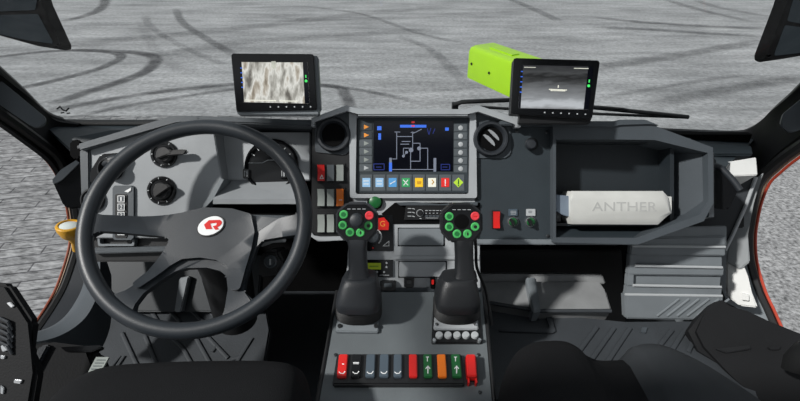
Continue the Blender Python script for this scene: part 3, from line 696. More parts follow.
#=================================================================== PASSENGER DASHBOARD
pas = thing('dashboard', 'dark slate passenger side dashboard with an open tray', 'dashboard', P(600, 243))
bm = B(); prism(bm, DP, [(474, 119), (553, 124), (553, 241), (474, 241)], -.05, 0, .0015); part('control_fascia', bm, 'slate', pas)
bm = B()
for x, y in ((517, 131), (547, 132), (478, 164), (548, 236), (478, 236)): lathe(bm, DP, x, y, [(1.7, 0), (1.7, .002), (1, .0028), (0, .0028)], 12)
part('screws', bm, 'screw', pas)
# tray: rim + inner walls
outer = [(516, 122), (560, 123.5), (607, 125), (616, 122), (646, 122), (713, 147.5), (714, 203), (705, 221), (638, 244.5), (552, 242)]
bm = B()
rim = [(553, 125), (613, 126), (620, 122.5), (646, 122.5), (713, 147.5), (713.5, 203), (704, 221), (638, 244.5), (553, 242.5)]
inn = [(556, 139.5), (612, 139.5), (620, 139.5), (655, 140), (708, 153), (708.5, 201), (699, 215), (636, 238), (556, 237.5)]
ringframe(bm, DP, rim, inn, -.07, .02); part('tray_rim', bm, 'hood', pas)
bm = B(); prism(bm, DP, [(500, 120), (555, 121), (613, 122), (619, 119.5), (646, 119.5), (660, 125.5), (646, 124), (620, 124), (612, 127.5), (500, 125)], -.06, .026, .002); part('hood', bm, 'hood', pas)
bm = B(); sheet(bm, [[DP.p(500, 122, .015), DP.p(613, 123.5, .015), DP.p(646, 122, .015), DP.p(712, 149, .0)], [Vector((x, 1.16, 2.39)) for x in (.32, .5, .6, .80)]], .006); part('top_cover', bm, 'trim', pas)
bm = B(); prism(bm, DP, [(552, 136), (690, 138), (716, 160), (716, 205), (640, 236), (552, 236)], -.085, -.07, 0); part('tray_back', bm, 'tray', pas)
bm = B()    # right inner wall and floor of the tray
loft(bm, [[DP.p(673, 143, -.06), DP.p(709, 152.5, .012), DP.p(709, 217, .012), DP.p(673, 227, -.06)], [DP.p(674, 143, -.07), DP.p(714, 152.5, -.0), DP.p(714, 217, -.0), DP.p(674, 227, -.07)]]); part('tray_side', bm, 'hood', pas)
bm = B(); loft(bm, [[DP.p(555, 224, -.06), DP.p(674, 224, -.06), DP.p(668, 230, .012), DP.p(636, 239, .014), DP.p(555, 238, .014)], [DP.p(555, 228, -.07), DP.p(674, 228, -.07), DP.p(668, 234, 0), DP.p(636, 243, 0), DP.p(555, 242, 0)]]); part('tray_floor', bm, 'slate', pas)
bm = B(); ringframe(bm, DP, [(552.5, 138), (671, 140), (674, 143), (674, 226), (552.5, 226)], [(556, 142), (668, 143), (670, 146), (670, 223), (556, 223)], -.07, -.02, rnd=.006); part('tray_frame', bm, 'tray', pas)
bm = B(); prism(bm, DP, [(472, 239.5), (553, 239.5), (640, 241), (638, 245), (472, 244.5)], -.05, .008, .002); part('lower_lip', bm, 'midgrey', pas)
# knob, rocker, selectors
t = thing('knob', 'round black knob at the top of the passenger side control fascia', 'knob', P(532, 150))
bm = B(); lathe(bm, DP, 532, 144, [(6.5, 0), (6.5, .003), (5.5, .005), (0, .005)], 26); part('base', bm, 'black', t)
bm = B(); lathe(bm, DP, 532, 144, [(4.5, .004), (5.4, .012), (5.4, .02), (4, .024), (0, .025)], 26); part('cap', bm, 'trim', t)
t = thing('rocker_switch', 'red rocker switch on the dark fascia right of the right joystick', 'switch', P(496, 228))
bm = B(); box(bm, DP, 492, 210.5, 500, 229, -.001, .003, .001); part('bezel', bm, 'black', t); rocker(t, DP, 493.2, 211.5, 499.3, 228, 'red', .004, None, 'rocker')
for i, (x, lab) in enumerate(((513.5, 'left selector switch with green centre under a label plate on the dark fascia'), (531.3, 'right selector switch with green centre, nearest the tray'))):
    t = thing('selector_switch', lab, 'selector switch', P(x, 228), 'selector switches on the dark fascia')
    bm = B(); box(bm, DP, x - 4.8, 209, x + 4.3, 216, 0, .004, .0008); lb = part('label_plate', bm, ['bluegrey', 'print'][i], t)
    bm = B(); [line(bm, DP, [(x - 2.6, 211.2 + 1.5 * j), (x + (2.4 if i == 0 else .5), 211.2 + 1.5 * j)], .5, .0045) for j in range(3 - i)]; part('label_text', bm, ['print', 'hood'][i], lb)
    bm = B(); lathe(bm, DP, x, 222, [(5.3, 0), (5.3, .006), (4.6, .008), (4.0, .006), (0, .006)], 28); part('collar', bm, 'chrome', t)
    bm = B(); lathe(bm, DP, x, 222, [(3.9, .005), (3.9, .012), (3, .014), (0, .014)], 24); part('dial', bm, 'green', t)
    bm = B(); prism(bm, DP, [(x - 3.4, 219.5), (x - .5, 218.6), (x + 1.6, 225), (x - .6, 226.4)], .012, .022, .001); part('lever', bm, 'black', t)
# device in the tray
t = thing('metal_case', 'pale grey chamfered metal case with engraved lettering lying in the open tray', 'metal case', P(620, 225, .0))
bm = B()
oo = [(572, 191), (663, 191), (668, 196.5), (671.5, 212.5), (658, 224.7), (572, 224.2), (569.5, 217), (569.3, 196.5)]
ii = [(572.6, 197), (662.5, 197), (667, 201), (669.5, 211), (658, 217.6), (572.6, 217.6), (571, 213), (570.8, 201)]
o_ = [DP.uv(x, y, .01) for x, y in oo]; i_ = [DP.uv(x, y, .018) for x, y in ii]
loft(bm, [[DP.w(u, v, -.05) for u, v in o_], [DP.w(u, v, .009) for u, v in o_], [DP.w(u, v, .018) for u, v in i_]]); cs = part('case', bm, 'device', t)
bm = B(); text(bm, DP, 'ANTHER', 592, 202, 657, 211, .0187, .0012); part('lettering', bm, 'engrave', cs)
bm = B(); prism(bm, DP, [(664, 196.5), (672, 196.5), (672, 213), (668, 216), (664, 216)], -.04, .004, .001); part('end_flange', bm, 'device', t)
bm = B(); prism(bm, DP, [(556, 194.5), (569, 196), (570, 217), (563, 215), (556, 211)], -.03, .006, .001); prism(bm, DP, [(555.5, 212), (561, 214), (561, 221.5), (555.5, 221.5)], -.03, .003, .001, mi=1); br = part('bracket', bm, ['steelblue', 'black'], t)
bm = B(); lathe(bm, DP, 558, 217, [(1.6, .002), (1.6, .005), (0, .005)], 12); part('bolt', bm, 'screw', br)

#=================================================================== RIGHT END
RE = Fr(735, 165, 1.22, tilt=20)
bm = B(); prism(bm, RE, [(690, 141), (752, 145), (754, 155), (700, 155)], -.08, -.02, .004); solo('dash_end_ledge', bm, 'slate', 'dark ledge at the far right end of the dash below the windshield', 'ledge')
t = thing('side_bracket', 'white metal bracket beside the right end of the dash', 'bracket', RE.p(735, 176))
bm = B(); prism(bm, RE, [(708, 165), (756.5, 157), (758, 175), (708, 177)], -.06, .012, .002); part('plate', bm, 'whitepaint', t)
bm = B(); prism(bm, RE, [(751, 159.5), (756, 158.5), (757.5, 160.5), (752, 162)], -.004, .004, .001); part('clip', bm, 'black', t)
RP = Fr(728, 190, 1.14, tilt=0, yaw=-25)
t = thing('grab_pod', 'black curved pod on the right end of the passenger dash', 'pod', RP.p(726, 208))
bm = B(); prism(bm, RP, [(713, 172), (720, 168), (736, 184), (739, 188), (731, 205), (728, 210), (713, 208)], -.09, 0, .006, rnd=.006); part('body', bm, 'gloss', t)
bm = B(); tube(bm, smooth([RP.p(x, y, .0) for x, y in ((712, 166), (719, 167), (728, 175), (735, 183), (740, 190))], 5), .0075, 10); part('curved_grip', bm, 'trim', t)
# dark side skin with a pale edge
SK = Fr(730, 215, 1.25, tilt=0, yaw=-20)
bm = B(); prism(bm, SK, [(640, 178), (755, 176), (745, 205), (731, 236), (724, 250), (640, 256)], -.05, -.03, .002)
solo('side_skin', bm, 'trim', 'dark sloping side panel below the white bracket', 'side panel')
bm = B(); tube(bm, [SK.p(756, 177, -.026), SK.p(746, 205, -.026), SK.p(733, 234, -.026), SK.p(725, 250, -.026)], .0045, 8)
solo('edge_strip', bm, 'silver', 'thin pale edging strip along the dark right side panel', 'edging strip')
# jamb cover between skin and door seal
bm = B(); JB = Fr(745, 230, 1.27, yaw=-35)
prism(bm, JB, [(754, 180), (764, 172), (752, 205), (748, 235), (750, 262), (740, 270), (726, 262), (728, 245), (736, 228)], -.03, -.015, .003); solo('jamb_cover', bm, 'jamb', 'grey cover of the right door jamb beside the seal', 'jamb cover')
bm = B(); prism(bm, JB, [(738, 214), (744, 214), (744, 228), (736, 228)], -.02, -.004, .003); solo('door_striker', bm, 'black', 'small black latch on the right door jamb', 'latch')
bm = B(); prism(bm, JB, [(726, 262), (742, 262), (748, 276), (752, 293), (758, 308), (740, 306), (726, 296)], -.05, -.022, .004)
prism(bm, JB, [(741, 293), (749, 295), (749, 301), (742, 300)], -.03, -.012, .001)
solo('sill_plate', bm, 'whitepaint', 'white sunlit sill plate at the right door beside the ribbed panel', 'sill plate')
# ribbed bulkhead
RB = Fr(675, 280, 1.2, tilt=-6)
t = thing('ribbed_panel', 'grey ribbed bulkhead panel with horizontal steps below the passenger dash', 'ribbed panel', RB.p(675, 320))
bm = B()
prism(bm, RB, [(632, 228), (727, 226), (727, 246), (631, 246)], -.016, -.006, .002); prism(bm, RB, [(640, 238), (726, 236), (726, 246), (632, 246)], -.016, .0, .003)
prism(bm, RB, [(631, 244), (726, 246), (726, 256), (630, 255)], -.016, 0, .003)
prism(bm, RB, [(630, 254), (637, 254), (636, 267), (629, 267)], -.016, 0, .002); prism(bm, RB, [(636, 254), (722, 256), (722, 267), (635, 265)], -.016, -.011, .001)
prism(bm, RB, [(629, 265.5), (725, 267), (724, 276), (628, 275)], -.016, 0, .003)
prism(bm, RB, [(628, 274), (634.5, 274), (634, 286), (627, 286)], -.016, 0, .002); prism(bm, RB, [(634, 274), (721, 276), (720, 287), (633, 285)], -.016, -.011, .001)
prism(bm, RB, [(627, 285), (723, 287), (722, 296), (626, 295)], -.016, 0, .003)
prism(bm, RB, [(625, 294), (724, 296), (724, 321), (626, 319)], -.016, .006, .004)
for q in ((632, 246, 725, 247), (635, 265.8, 722, 267.5), (633, 285.3, 721, 287), (625, 294.5, 722, 296)):  # pale tubes paint the sun glint along the ledges
    e = B(); tube(e, [RB.p(q[0], q[1], .002), RB.p(q[2], q[3], .002)], .0036, 8); part('edge_glint', e, 'print', t, 'painted sun glint on step edge')
part('steps', bm, 'midgrey', t)
for i in range(6):
    bm = B(); x = 657 + 10 * i; tube(bm, [RB.p(x, 316, .007), RB.p(x + 22, 299, .007)], .0028, 6); part('rib', bm, 'midgrey', t)

#=================================================================== RIGHT FOOTWELL
TF = Fr(540, 295, 1.22, tilt=46)
t = thing('toe_board', 'grey toe board with a raised bracket in the passenger footwell', 'toe board', TF.p(540, 312))
bm = B(); prism(bm, TF, [(472, 281), (600, 281), (606, 290), (612, 310), (540, 312), (474, 301)], -.05, 0, .004); part('plate', bm, 'toe', t)
bm = B(); TB = Fr(540, 276, 1.26, tilt=0); prism(bm, TB, [(472, 274), (603, 275), (606, 284), (472, 284)], -.03, 0, .003); part('upstand', bm, 'toe', t)
bm = B(); prism(bm, TF, [(526, 277), (536, 277), (541, 311), (533, 312)], -.02, .022, .003); part('bracket', bm, 'midgrey', t)
bm = B(); tube(bm, [TF.p(472, 300, .004), TF.p(540, 311, .004), TF.p(611, 311, .002)], .005, 10); part('front_roll', bm, 'mat', t)
t = thing('footwell_box', 'black box at the back of the passenger footwell', 'box', PT(520, 272, 1.42))
bm = B(); BX = Fr(520, 262, 1.43, tilt=-12); prism(bm, BX, [(470, 250), (622, 250), (626, 330), (470, 330)], -.04, 0, .004); part('body', bm, 'black', t)
MR = Fr(640, 345, 1.15, tilt=48)
t = thing('floor_mat', 'dark ribbed rubber mat in the passenger footwell', 'floor mat', MR.p(610, 370))
bm = B(); prism(bm, MR, [(472, 305), (545, 314), (625, 322), (724, 320), (745, 345), (760, 401), (480, 401)], -.03, 0, .004); part('base', bm, 'mat', t)
for a, b in (((580, 350), (597, 327)), ((592, 359), (614, 328)), ((606, 364), (630, 328)), ((622, 368), (645, 346)), ((660, 345), (672, 330)), ((672, 350), (684, 331)), ((688, 352), (698, 331))):
    bm = B(); tube(bm, [MR.p(*a, .002), MR.p(*b, .002)], .006, 8, flat=.6, up=MR.N); part('rib', bm, 'mat', t)
bm = B(); prism(bm, MR, [(543, 306), (548, 305), (556, 331), (553, 333), (500, 331), (500, 328), (550, 328)], -.001, .006, .001); part('ridge', bm, 'mat', t)
for q in ([(642, 327), (648, 327), (646, 333), (641, 332)],):
    bm = B(); prism(bm, MR, q, -.001, .004, .001); part('clip', bm, 'hood', t)
# dark arch trim by the right door
t = thing('sill_trim', 'black curved sill trim by the right door at the seat side', 'sill trim', PT(740, 350, 1.1))
bm = B(); ST = Fr(740, 330, 1.12, tilt=25, yaw=-10)
prism(bm, ST, [(705, 312), (716, 301), (724, 299), (745, 315), (768, 326), (806, 336), (860, 345), (860, 420), (770, 420), (735, 372), (700, 350), (690, 330)], -.10, 0, .012); part('body', bm, 'soft', t)
bm = B(); prism(bm, ST, [(716, 349), (750, 345), (752, 349), (726, 353)], -.002, .008, .002); prism(bm, ST, [(768, 347), (782, 346), (780, 350), (770, 350)], -.002, .006, .002); part('catch', bm, 'black', t)
bm = B(); bl = PT(812, 350, .98)
loft(bm, [sup(bl + Vector((.02 * k, -.0, .03 * (k - 2))), R, F, r, r, 2.3) for k, r in enumerate((.03, .05, .058, .052, .035))]); solo('adjuster_lever', bm, 'rubber', 'black rubber lever end at the right edge beside the sill trim', 'lever')

#=================================================================== LEFT FOOTWELL
ML = Fr(190, 335, 1.34, tilt=48)
t = thing('floor_mat', 'dark ribbed rubber mat under the steering wheel', 'floor mat', ML.p(190, 368))
bm = B(); prism(bm, ML, [(112, 285), (262, 285), (270, 330), (258, 401), (60, 401), (92, 330)], -.03, 0, .004); part('base', bm, 'mat', t)
for pts in ([(122, 333), (140, 372)], [(145, 336), (160, 372)], [(172, 338), (181, 346), (185, 352), (196, 372)], [(196, 338), (215, 372)], [(206, 335), (228, 358)], [(190, 309), (214, 332)], [(208, 309), (226, 330)], [(224, 318), (234, 333)], [(168, 309), (180, 322)], [(150, 309), (160, 325)], [(212, 352), (216, 346)], [(235, 365), (252, 338)], [(232, 359), (240, 357)], [(114, 371), (124, 356)], [(108, 371), (120, 356)]):
    bm = B(); tube(bm, [ML.p(x, y, .002) for x, y in pts], .0055, 8, flat=.6, up=ML.N); part('rib', bm, 'mat', t)
bm = B(); KP = Fr(150, 290, 1.38, tilt=10); prism(bm, KP, [(95, 255), (262, 255), (258, 312), (112, 312)], -.03, 0, .004); solo('bulkhead_board', bm, 'tray', 'dark grey bulkhead board under the driver side dashboard', 'board')
bm = B(); prism(bm, KP, [(179, 278), (189, 276), (181, 312), (174, 312)], 0, .02, .003); solo('pedal_bracket', bm, 'midgrey', 'upright grey strut behind the lower gap of the steering wheel', 'strut')
# left side: pod, lamp, sill trim
LP = Fr(66, 185, 1.24, yaw=25)
t = thing('grab_pod', 'black box shaped pod at the left end of the dash', 'pod', LP.p(70, 208))
bm = B(); prism(bm, LP, [(52, 181), (78, 160), (90, 175), (90, 207), (68, 209), (63, 205)], -.06, 0, .004); part('body', bm, 'gloss', t)
bm = B(); prism(bm, LP, [(51, 181), (60, 170), (79, 158), (81, 163), (62, 180), (55, 185)], -.03, .008, .003); part('cap', bm, 'hood', t)
bm = B(); LE = Fr(90, 140, 1.2, tilt=20); prism(bm, LE, [(71, 137), (110, 130.5), (145, 127), (130, 134), (80, 150), (74, 150)], -.03, 0, .003); solo('dash_end_ledge', bm, 'slate', 'dark ledge at the far left end of the dash below the windshield', 'ledge')
bm = B(); prism(bm, LE, [(70, 141), (79, 139), (80, 157), (75, 160), (70, 155)], -.02, .012, .004, rnd=.005); solo('end_cap', bm, 'void', 'black cap at the upper left corner of the dash', 'cap')
YL = Fr(68, 226, 1.12, tilt=62, yaw=8)
t = thing('round_lamp', 'round yellow rimmed lamp with a white lens below the left pod', 'lamp', YL.p(70, 246))
cu_ = YL.k(68, 224)
bm = B(); lathe(bm, YL, 68.5, 224.5, [(6, -.035), (8.5, -.028), (11.2, -.012), (11.6, -.002), (11, 0), (9.2, .001), (8.8, -.003), (0, -.003)], 36); part('rim', bm, 'amber', t)
bm = B(); lathe(bm, YL, 68.5, 224.2, [(8.8, -.004), (8.4, .0), (5, .003), (0, .004)], 32); part('lens', bm, 'lens', t)
bm = B(); tube(bm, [PT(72, 236, 1.2), PT(75, 242, 1.22), PT(76, 250, 1.24)], [.014, .009, .008], 12); part('stem', bm, 'amber', t)
t = thing('sill_trim', 'dark curved sill trim running down beside the left door', 'sill trim', PT(60, 335, 1.16))
bm = B()
A = smooth([PT(x, y, d) for x, y, d in ((22, 334, 1.12), (45, 329, 1.15), (62, 319, 1.18), (74, 304, 1.21), (83, 285, 1.25), (86, 262, 1.28), (88, 240, 1.3))], 5)
Bq = smooth([PT(x, y, d) for x, y, d in ((20, 344, 1.06), (50, 339, 1.09), (72, 329, 1.12), (88, 314, 1.15), (98, 292, 1.19), (100, 268, 1.22), (100, 240, 1.24))], 5)
Cq = [p + Vector((.01, -.02, -.1)) for p in Bq]
sheet(bm, [A, [(a + b) / 2 + Vector((0, 0, .012)) for a, b in zip(A, Bq)], Bq, Cq], .01); part('cover', bm, 'hood', t)
# driver's armrest box, lever and label at the lower left
t = thing('armrest_console', 'black armrest console at the lower left beside the driver seat', 'armrest', PT(40, 390, .9))
bm = B(); AC = Fr(60, 365, .98, tilt=25, yaw=15)
prism(bm, AC, [(22, 346), (48, 341), (88, 346), (96, 366), (80, 384), (45, 420), (-30, 420), (-30, 360)], -.12, 0, .008); part('body', bm, 'soft', t)
bm = B(); prism(bm, AC, [(40, 345), (50, 344), (34, 374), (22, 380), (20, 372)], -.001, .01, .004); part('ridge', bm, 'trim', t)
bm = B(); prism(bm, AC, [(60, 347), (100, 345), (102, 347), (92, 352), (66, 352)], -.02, .006, .002); part('flap', bm, 'gloss', t)
bm = B(); tb = [AC.p(x, y, -.1) for x, y in ((30, 352), (86, 350), (80, 384), (45, 418), (-20, 418))]; loft(bm, [tb, [Vector((p.x, p.y, FLOOR)) for p in tb]]); part('pedestal', bm, 'void', t)
bm = B(); LBF = Fr(98, 365, .90, tilt=48); prism(bm, LBF, [(96, 357), (109, 357), (101, 371), (87, 374)], -.004, 0, 0); lo_ = part('label_sheet', bm, 'greygrn', t, 'grey printed label')
bm = B(); [line(bm, LBF, [(97 - i * 1.8, 360 + i * 3), (105 - i * 1.8, 360 + i * 3)], .8, .0006) for i in range(4)]; part('label_print', bm, 'hood', lo_)
t = thing('side_lever', 'black side lever with metal clips at the lower left edge', 'lever', PT(10, 380, .84))
bm = B(); SLV = Fr(10, 330, .86, tilt=10); prism(bm, SLV, [(-30, 280), (6, 284), (31, 322), (27, 352), (36, 372), (28, 420), (-30, 420)], -.02, 0, .006); part('body', bm, 'soft', t)
for q in ([(6, 303), (10, 302), (14, 306), (11, 308)], [(9, 334), (13, 335), (11, 341), (8, 339)], [(0, 355), (5, 356), (4, 359), (0, 359)], [(14, 379), (22, 380), (20, 384), (13, 383)], [(0, 385), (4, 388), (3, 394), (0, 394)], [(0, 346), (3, 345), (8, 350), (2, 352)]): bm = B(); prism(bm, SLV, q, -.001, .004, .001); part('clip', bm, 'chrome', t)
bm = B(); [tube(bm, [SLV.p(0, 318 + 6 * i, .002), SLV.p(8, 322 + 6 * i, .006), SLV.p(12, 330 + 6 * i, .002)], .003, 8) for i in range(5)]; part('cables', bm, 'trim', t)

#=================================================================== SEATS
def seat(px, d, label, mats, split=None):
    t = thing('seat', label, 'seat', PT(px[len(px) // 2][0], 401, d) - Vector((0, 0, .3)))
    def body(px, m, nm):
        A = smooth([PT(x, y, d) for x, y in px], 5); bm = B()
        sheet(bm, [[p + Vector((0, dy, dz)) for p in A] for dy, dz in ((-.55, -.03), (-.3, -.005), (-.12, .0), (-.05, .0), (0, -.002), (.025, -.014), (.04, -.035), (.045, -.07), (.03, -.3))], .012); part(nm, bm, m, t)
    if split:
        for q, m, nm in split: body(q, m, nm)
    else: body(px, mats, 'cushion')
    return t
ps = [(498, 430), (506, 400), (508, 388), (515, 370), (526, 354), (542, 347), (568, 346), (583, 352), (593, 361), (604, 366)]
pc = [(590, 362), (606, 366), (622, 366), (640, 365)]
pr = [(630, 366), (637, 359), (646, 350.5), (664, 349), (685, 355), (719, 372), (760, 399), (790, 425)]
seat(pc, .84, 'black passenger seat with raised side bolsters at the lower right', 'fabric', [(ps, 'fabric', 'bolster'), (pc, 'fabric', 'cushion'), (pr, 'fabric_lit', 'bolster')])
seat([(40, 410), (60, 388), (84, 376), (110, 371), (150, 368.5), (200, 367), (262, 367), (290, 372), (302, 388), (308, 420)], .80, 'black driver seat cushion at the bottom left below the steering wheel', 'fabric')

#=================================================================== CENTRE CONSOLE
t = thing('center_console', 'grey centre console carrying the two joysticks and the switch row', 'console', Vector((0.01, .7, FLOOR)))
top = [(336, 291), (484, 291), (496, 425), (311, 425)]
bm = B(); prism(bm, CF, top, -.03, 0, .004); part('top', bm, 'console', t)
bm = B(); tp = [CF.p(x, y, -.03) for x, y in [(337, 293), (483, 293), (495, 425), (313, 425)]]
loft(bm, [tp, [Vector((p.x * .96, p.y, FLOOR)) for p in tp]]); part('base', bm, 'black', t)
bm = B(); tube(bm, [CF.p(337, 291, 0), CF.p(313, 425, 0)], .004, 8); part('edge_beading', bm, 'black', t)
bm = B(); tube(bm, [CF.p(484, 291, 0), CF.p(496.5, 425, 0)], .004, 8); part('edge_beading', bm, 'black', t)
bm = B()
for x, y in ((335.5, 354.5), (478.5, 354.5), (480, 392)): lathe(bm, CF, x, y, [(1.8, 0), (1.8, .002), (1.2, .003), (0, .003)], 12)
part('screws', bm, 'screw', t)
# switch row
t = thing('switch_row', 'black switch row with nine coloured rockers at the front of the centre console', 'switch row', CF.p(400, 386))
bm = B(); hs = .014
prism(bm, CF, [(337, 353.5), (462, 353.5), (465, 384.5), (332, 384.5)], -.004, hs, .003); part('housing', bm, 'black', t)
def slant(x0, x1, y0, y1):   # follows the console's taper
    c = 404; s = 1.035; return [(x0, y0), (x1, y0), (c + (x1 - c) * s, y1), (c + (x0 - c) * s, y1)]
sw = [(339, 348, 'red', 2), (352.5, 361.5, 'gloss', 1), (366.5, 375.5, 'bluegrey', 1), (380, 389, 'bluegrey', 1), (393.8, 402, 'bluegrey', 1), (409, 417, 'red', 0), (423.3, 431.5, 'green', 3), (437, 445.5, 'orange', 0), (451, 460, 'green', 4)]
for x0, x1, c, mk in sw:
    bm = B(); prism(bm, CF, slant(x0, x1, 354, 377), .010, hs + .007, .0015); r = part('rocker_switch', bm, c, t)
    xc = (x0 + x1) / 2; bm = B(); H = hs + .0076; dx = (xc - 404) * .022
    if mk in (1, 2):
        if mk == 2: line(bm, CF, [(xc - 1 + dx * 0, 364), (xc, 364)], 1.0, H)
        if c == 'gloss': line(bm, CF, [(xc - 2.6 + dx, 362.5), (xc + 2.6 + dx, 362.5)], .8, H); line(bm, CF, [(xc - 2.6 + dx, 363.7), (xc + 2.6 + dx, 363.7)], .6, H)
        line(bm, CF, [(xc - 3 + dx, 372), (xc - 1.4 + dx, 373.4), (xc + 1.2 + dx, 373.4), (xc + 2.8 + dx, 371.4)], .8, H)
    elif mk in (3, 4):
        line(bm, CF, [(xc + dx, 366), (xc + dx, 373)], 1.0, H); line(bm, CF, [(xc - 2 + dx, 368.4), (xc + dx, 366), (xc + 2 + dx, 368.4)], .8, H)
        line(bm, CF, [(xc - 1.2, 357), (xc + 1.2, 357)], .7, H); line(bm, CF, [(xc, 357), (xc, 361)], .8, H)
    if mk: part('switch_mark', bm, 'white', r)
    else: bm.free()
t = thing('guarded_switch', 'single red guarded switch at the right end of the console switch row', 'switch', CF.p(471, 384))
bm = B(); prism(bm, CF, [(466.5, 356), (476.5, 356), (478, 380), (467.5, 380)], -.002, .008, .001); part('base', bm, 'black', t)
bm = B(); prism(bm, CF, [(466, 354), (475.5, 354), (477.2, 376), (467.3, 376)], .006, .026, .002); part('guard', bm, 'red', t)
bm = B(); prism(bm, CF, [(467.8, 374), (470, 374), (470, 383), (468, 383)], 0, .016, .001); prism(bm, CF, [(475, 374), (477, 374), (477.6, 383), (475.5, 383)], 0, .016, .001); part('hinge', bm, 'red', t)

#=================================================================== JOYSTICKS
def joystick(hx, hy, nx, bx, by, keys, label, m, right):
    t = thing('joystick', label, 'joystick', CF.p(bx, by), 'joysticks on the centre console')
    d0 = (CF.p(bx, by) - EYE).dot(F); dh = .95
    def ringset(sec, nm, mm, e=3.0):
        bm = B(); C = [PT(x, y, d) for x, y, d, a, b in sec]; rings = []
        for i, (x, y, d, a, b) in enumerate(sec):
            tg = (C[min(len(C) - 1, i + 1)] - C[max(0, i - 1)]).normalized(); Y = tg.cross(R).normalized()
            rings.append(sup(C[i], R, Y, a * d / FPX, b, e, 32))
        loft(bm, rings); part(nm, bm, mm, t)
    # base plate
    bm = B()
    if right:
        prism(bm, CF, [(bx - 23, by - 24), (bx + 23, by - 24), (bx + 26, by + 24), (bx - 25, by + 24)], -.002, .006, .002); part('base_plate', bm, 'black', t)
        bm = B(); prism(bm, CF, [(bx - 21, by - 18), (bx + 21, by - 18), (bx + 22, by + 10), (bx - 23, by + 10)], .004, .012, .002); cl = part('collar', bm, 'silver', t)
        for k in range(5):
            bm = B(); x = bx - 17 + 8.9 * k; lathe(bm, CF, x, by + 15, [(3.9, .005), (3.9, .01), (3.1, .013), (0, .0135)], 22); part('push_button', bm, 'print', t)
        bm = B()
        for x, y in ((bx - 22, by + 20.5), (bx + 23, by + 20.5), (bx + 19, by + 5), (bx - 20, by + 5)): lathe(bm, CF, x, y, [(1.9, .005), (1.9, .014), (1, .0145), (0, .014)], 12)
        part('screws', bm, 'chrome', t)
    else:
        prism(bm, CF, [(bx - 20, by - 24), (bx + 21, by - 24), (bx + 20, by + 13), (bx - 23, by + 12.5)], -.002, .009, .002); part('base_plate', bm, 'midgrey', t)
        bm = B()
        for x, y in ((bx - 19, by + 6.5), (bx + 17.5, by + 6.5)): lathe(bm, CF, x, y, [(2.2, .008), (2.2, .012), (1.2, .0125), (0, .0115)], 12)
        part('screws', bm, 'screw', t)
    # bellows
    bm = B(); rings = []; c0 = CF.p(bx, by - 7, .008); n = 15
    axis = (PT(bx + .4, by - 20, 1.0) - c0)
    for i in range(n):
        s = i / (n - 1); w = (23.0 - 1.5 * s + (.9 if i % 2 else -.9)) * 1.02 / FPX
        rings.append(sup(c0 + axis * s, R, CF.Y, w, w * (.66 + .2 * s), 2.6, 36))
    loft(bm, rings); part('boot', bm, 'rubber', t)
    # shoulder cap
    cx0 = bx + .5
    ringset([(cx0, by - 16, 1.0, 21.5, .040), (cx0, by - 21, .995, 22.5, .043), (cx0, by - 24, .992, 22, .042), (cx0 + .8, by - 38, .982, 18.5, .033), (cx0 + 1.4, by - 43, .978, 16, .028), (nx + .5, by - 45, .976, 12, .022)], 'cap', m, 4.0)
    # grip
    ringset([(nx + .5, by - 40, .980, 13, .023), (nx + .4, by - 48, .976, 9.6, .020), (nx, by - 62, .970, 9.0, .019), (nx - .3, by - 74, .963, 9.3, .018), (nx - .7, by - 82, .957, 10.5, .017), (hx, hy + 12, .955, 14, .014)], 'grip', m, 3.4)
    # head
    HF = Fr(hx, hy, .94, tilt=-3, yaw=0)
    oc = [(-10, -20), (10, -20), (21, -10.5), (21.3, 9), (12, 19.5), (-12, 19.5), (-21.3, 9), (-21, -10.5)]
    bm = B(); prism(bm, HF, [(hx + a, hy + b) for a, b in oc], -.026, 0, .004); hd = part('head', bm, m, t)
    bm = B(); prism(bm, HF, [(hx + a * .9, hy + b * .9) for a, b in oc], -.002, .0012, .0008); part('faceplate', bm, 'gloss', t)
    bm = B(); [line(bm, HF, [(hx - 9 + 5 * i, hy - 13.5), (hx - 6.2 + 5 * i, hy - 13.5)], .6, .0019) for i in range(4)]; part('face_marks', bm, 'print', t)
    for i, (x, y, c) in enumerate(keys):
        bm = B(); lathe(bm, HF, x, y, [(4.4, .001), (4.4, .0035), (3.7, .005), (2.7, .005), (2.5, .0042), (0, .0042)], 22); k = part('button', bm, c, t)
        bm = B()
        if i == 3: prism(bm, HF, [(x - .9, y), (x, y - 2), (x + .9, y), (x, y + 2)], .004, .0052, 0)
        elif i == 4: lathe(bm, HF, x, y, [(1.7, .004), (1.7, .0052), (0, .0052)], 12)
        elif i == 5: box(bm, HF, x - 1.8, y - .5, x + 1.8, y + .5, .004, .0052, 0)
        else: lathe(bm, HF, x, y, [(2.3, .004), (2.3, .0050), (0, .0050)], 14)
        part('button_symbol', bm, 'black' if i in (3, 4) else ('keygreen2' if i < 5 else 'red'), k)
    bm = B()
    if right: lathe(bm, HF, hx, hy - 1.5, [(7.4, .001), (7.4, .003), (6.6, .0035), (0, .0015)], 30)
    else: lathe(bm, HF, hx - .8, hy - 1.6, [(7.2, .001), (6.4, .004), (4.4, .006), (4.4, .012), (6.2, .014), (6.2, .020), (4.6, .022), (0, .0225)], 30)
    part('thumb_stick' if not right else 'thumb_dial', bm, 'void' if right else 'trim', t)
joystick(356.5, 222.5, 358, 358.5, 319, [(343.7, 214.6, 'keygreen'), (342.7, 225.3, 'keygreen'), (350, 232.4, 'keygreen'), (360.3, 232.7, 'keygreen'), (368.4, 225.8, 'keygreen'), (369.3, 215.6, 'keyred')], 'left joystick with octagonal head, green keys and a raised thumb stick', 'grip', False)
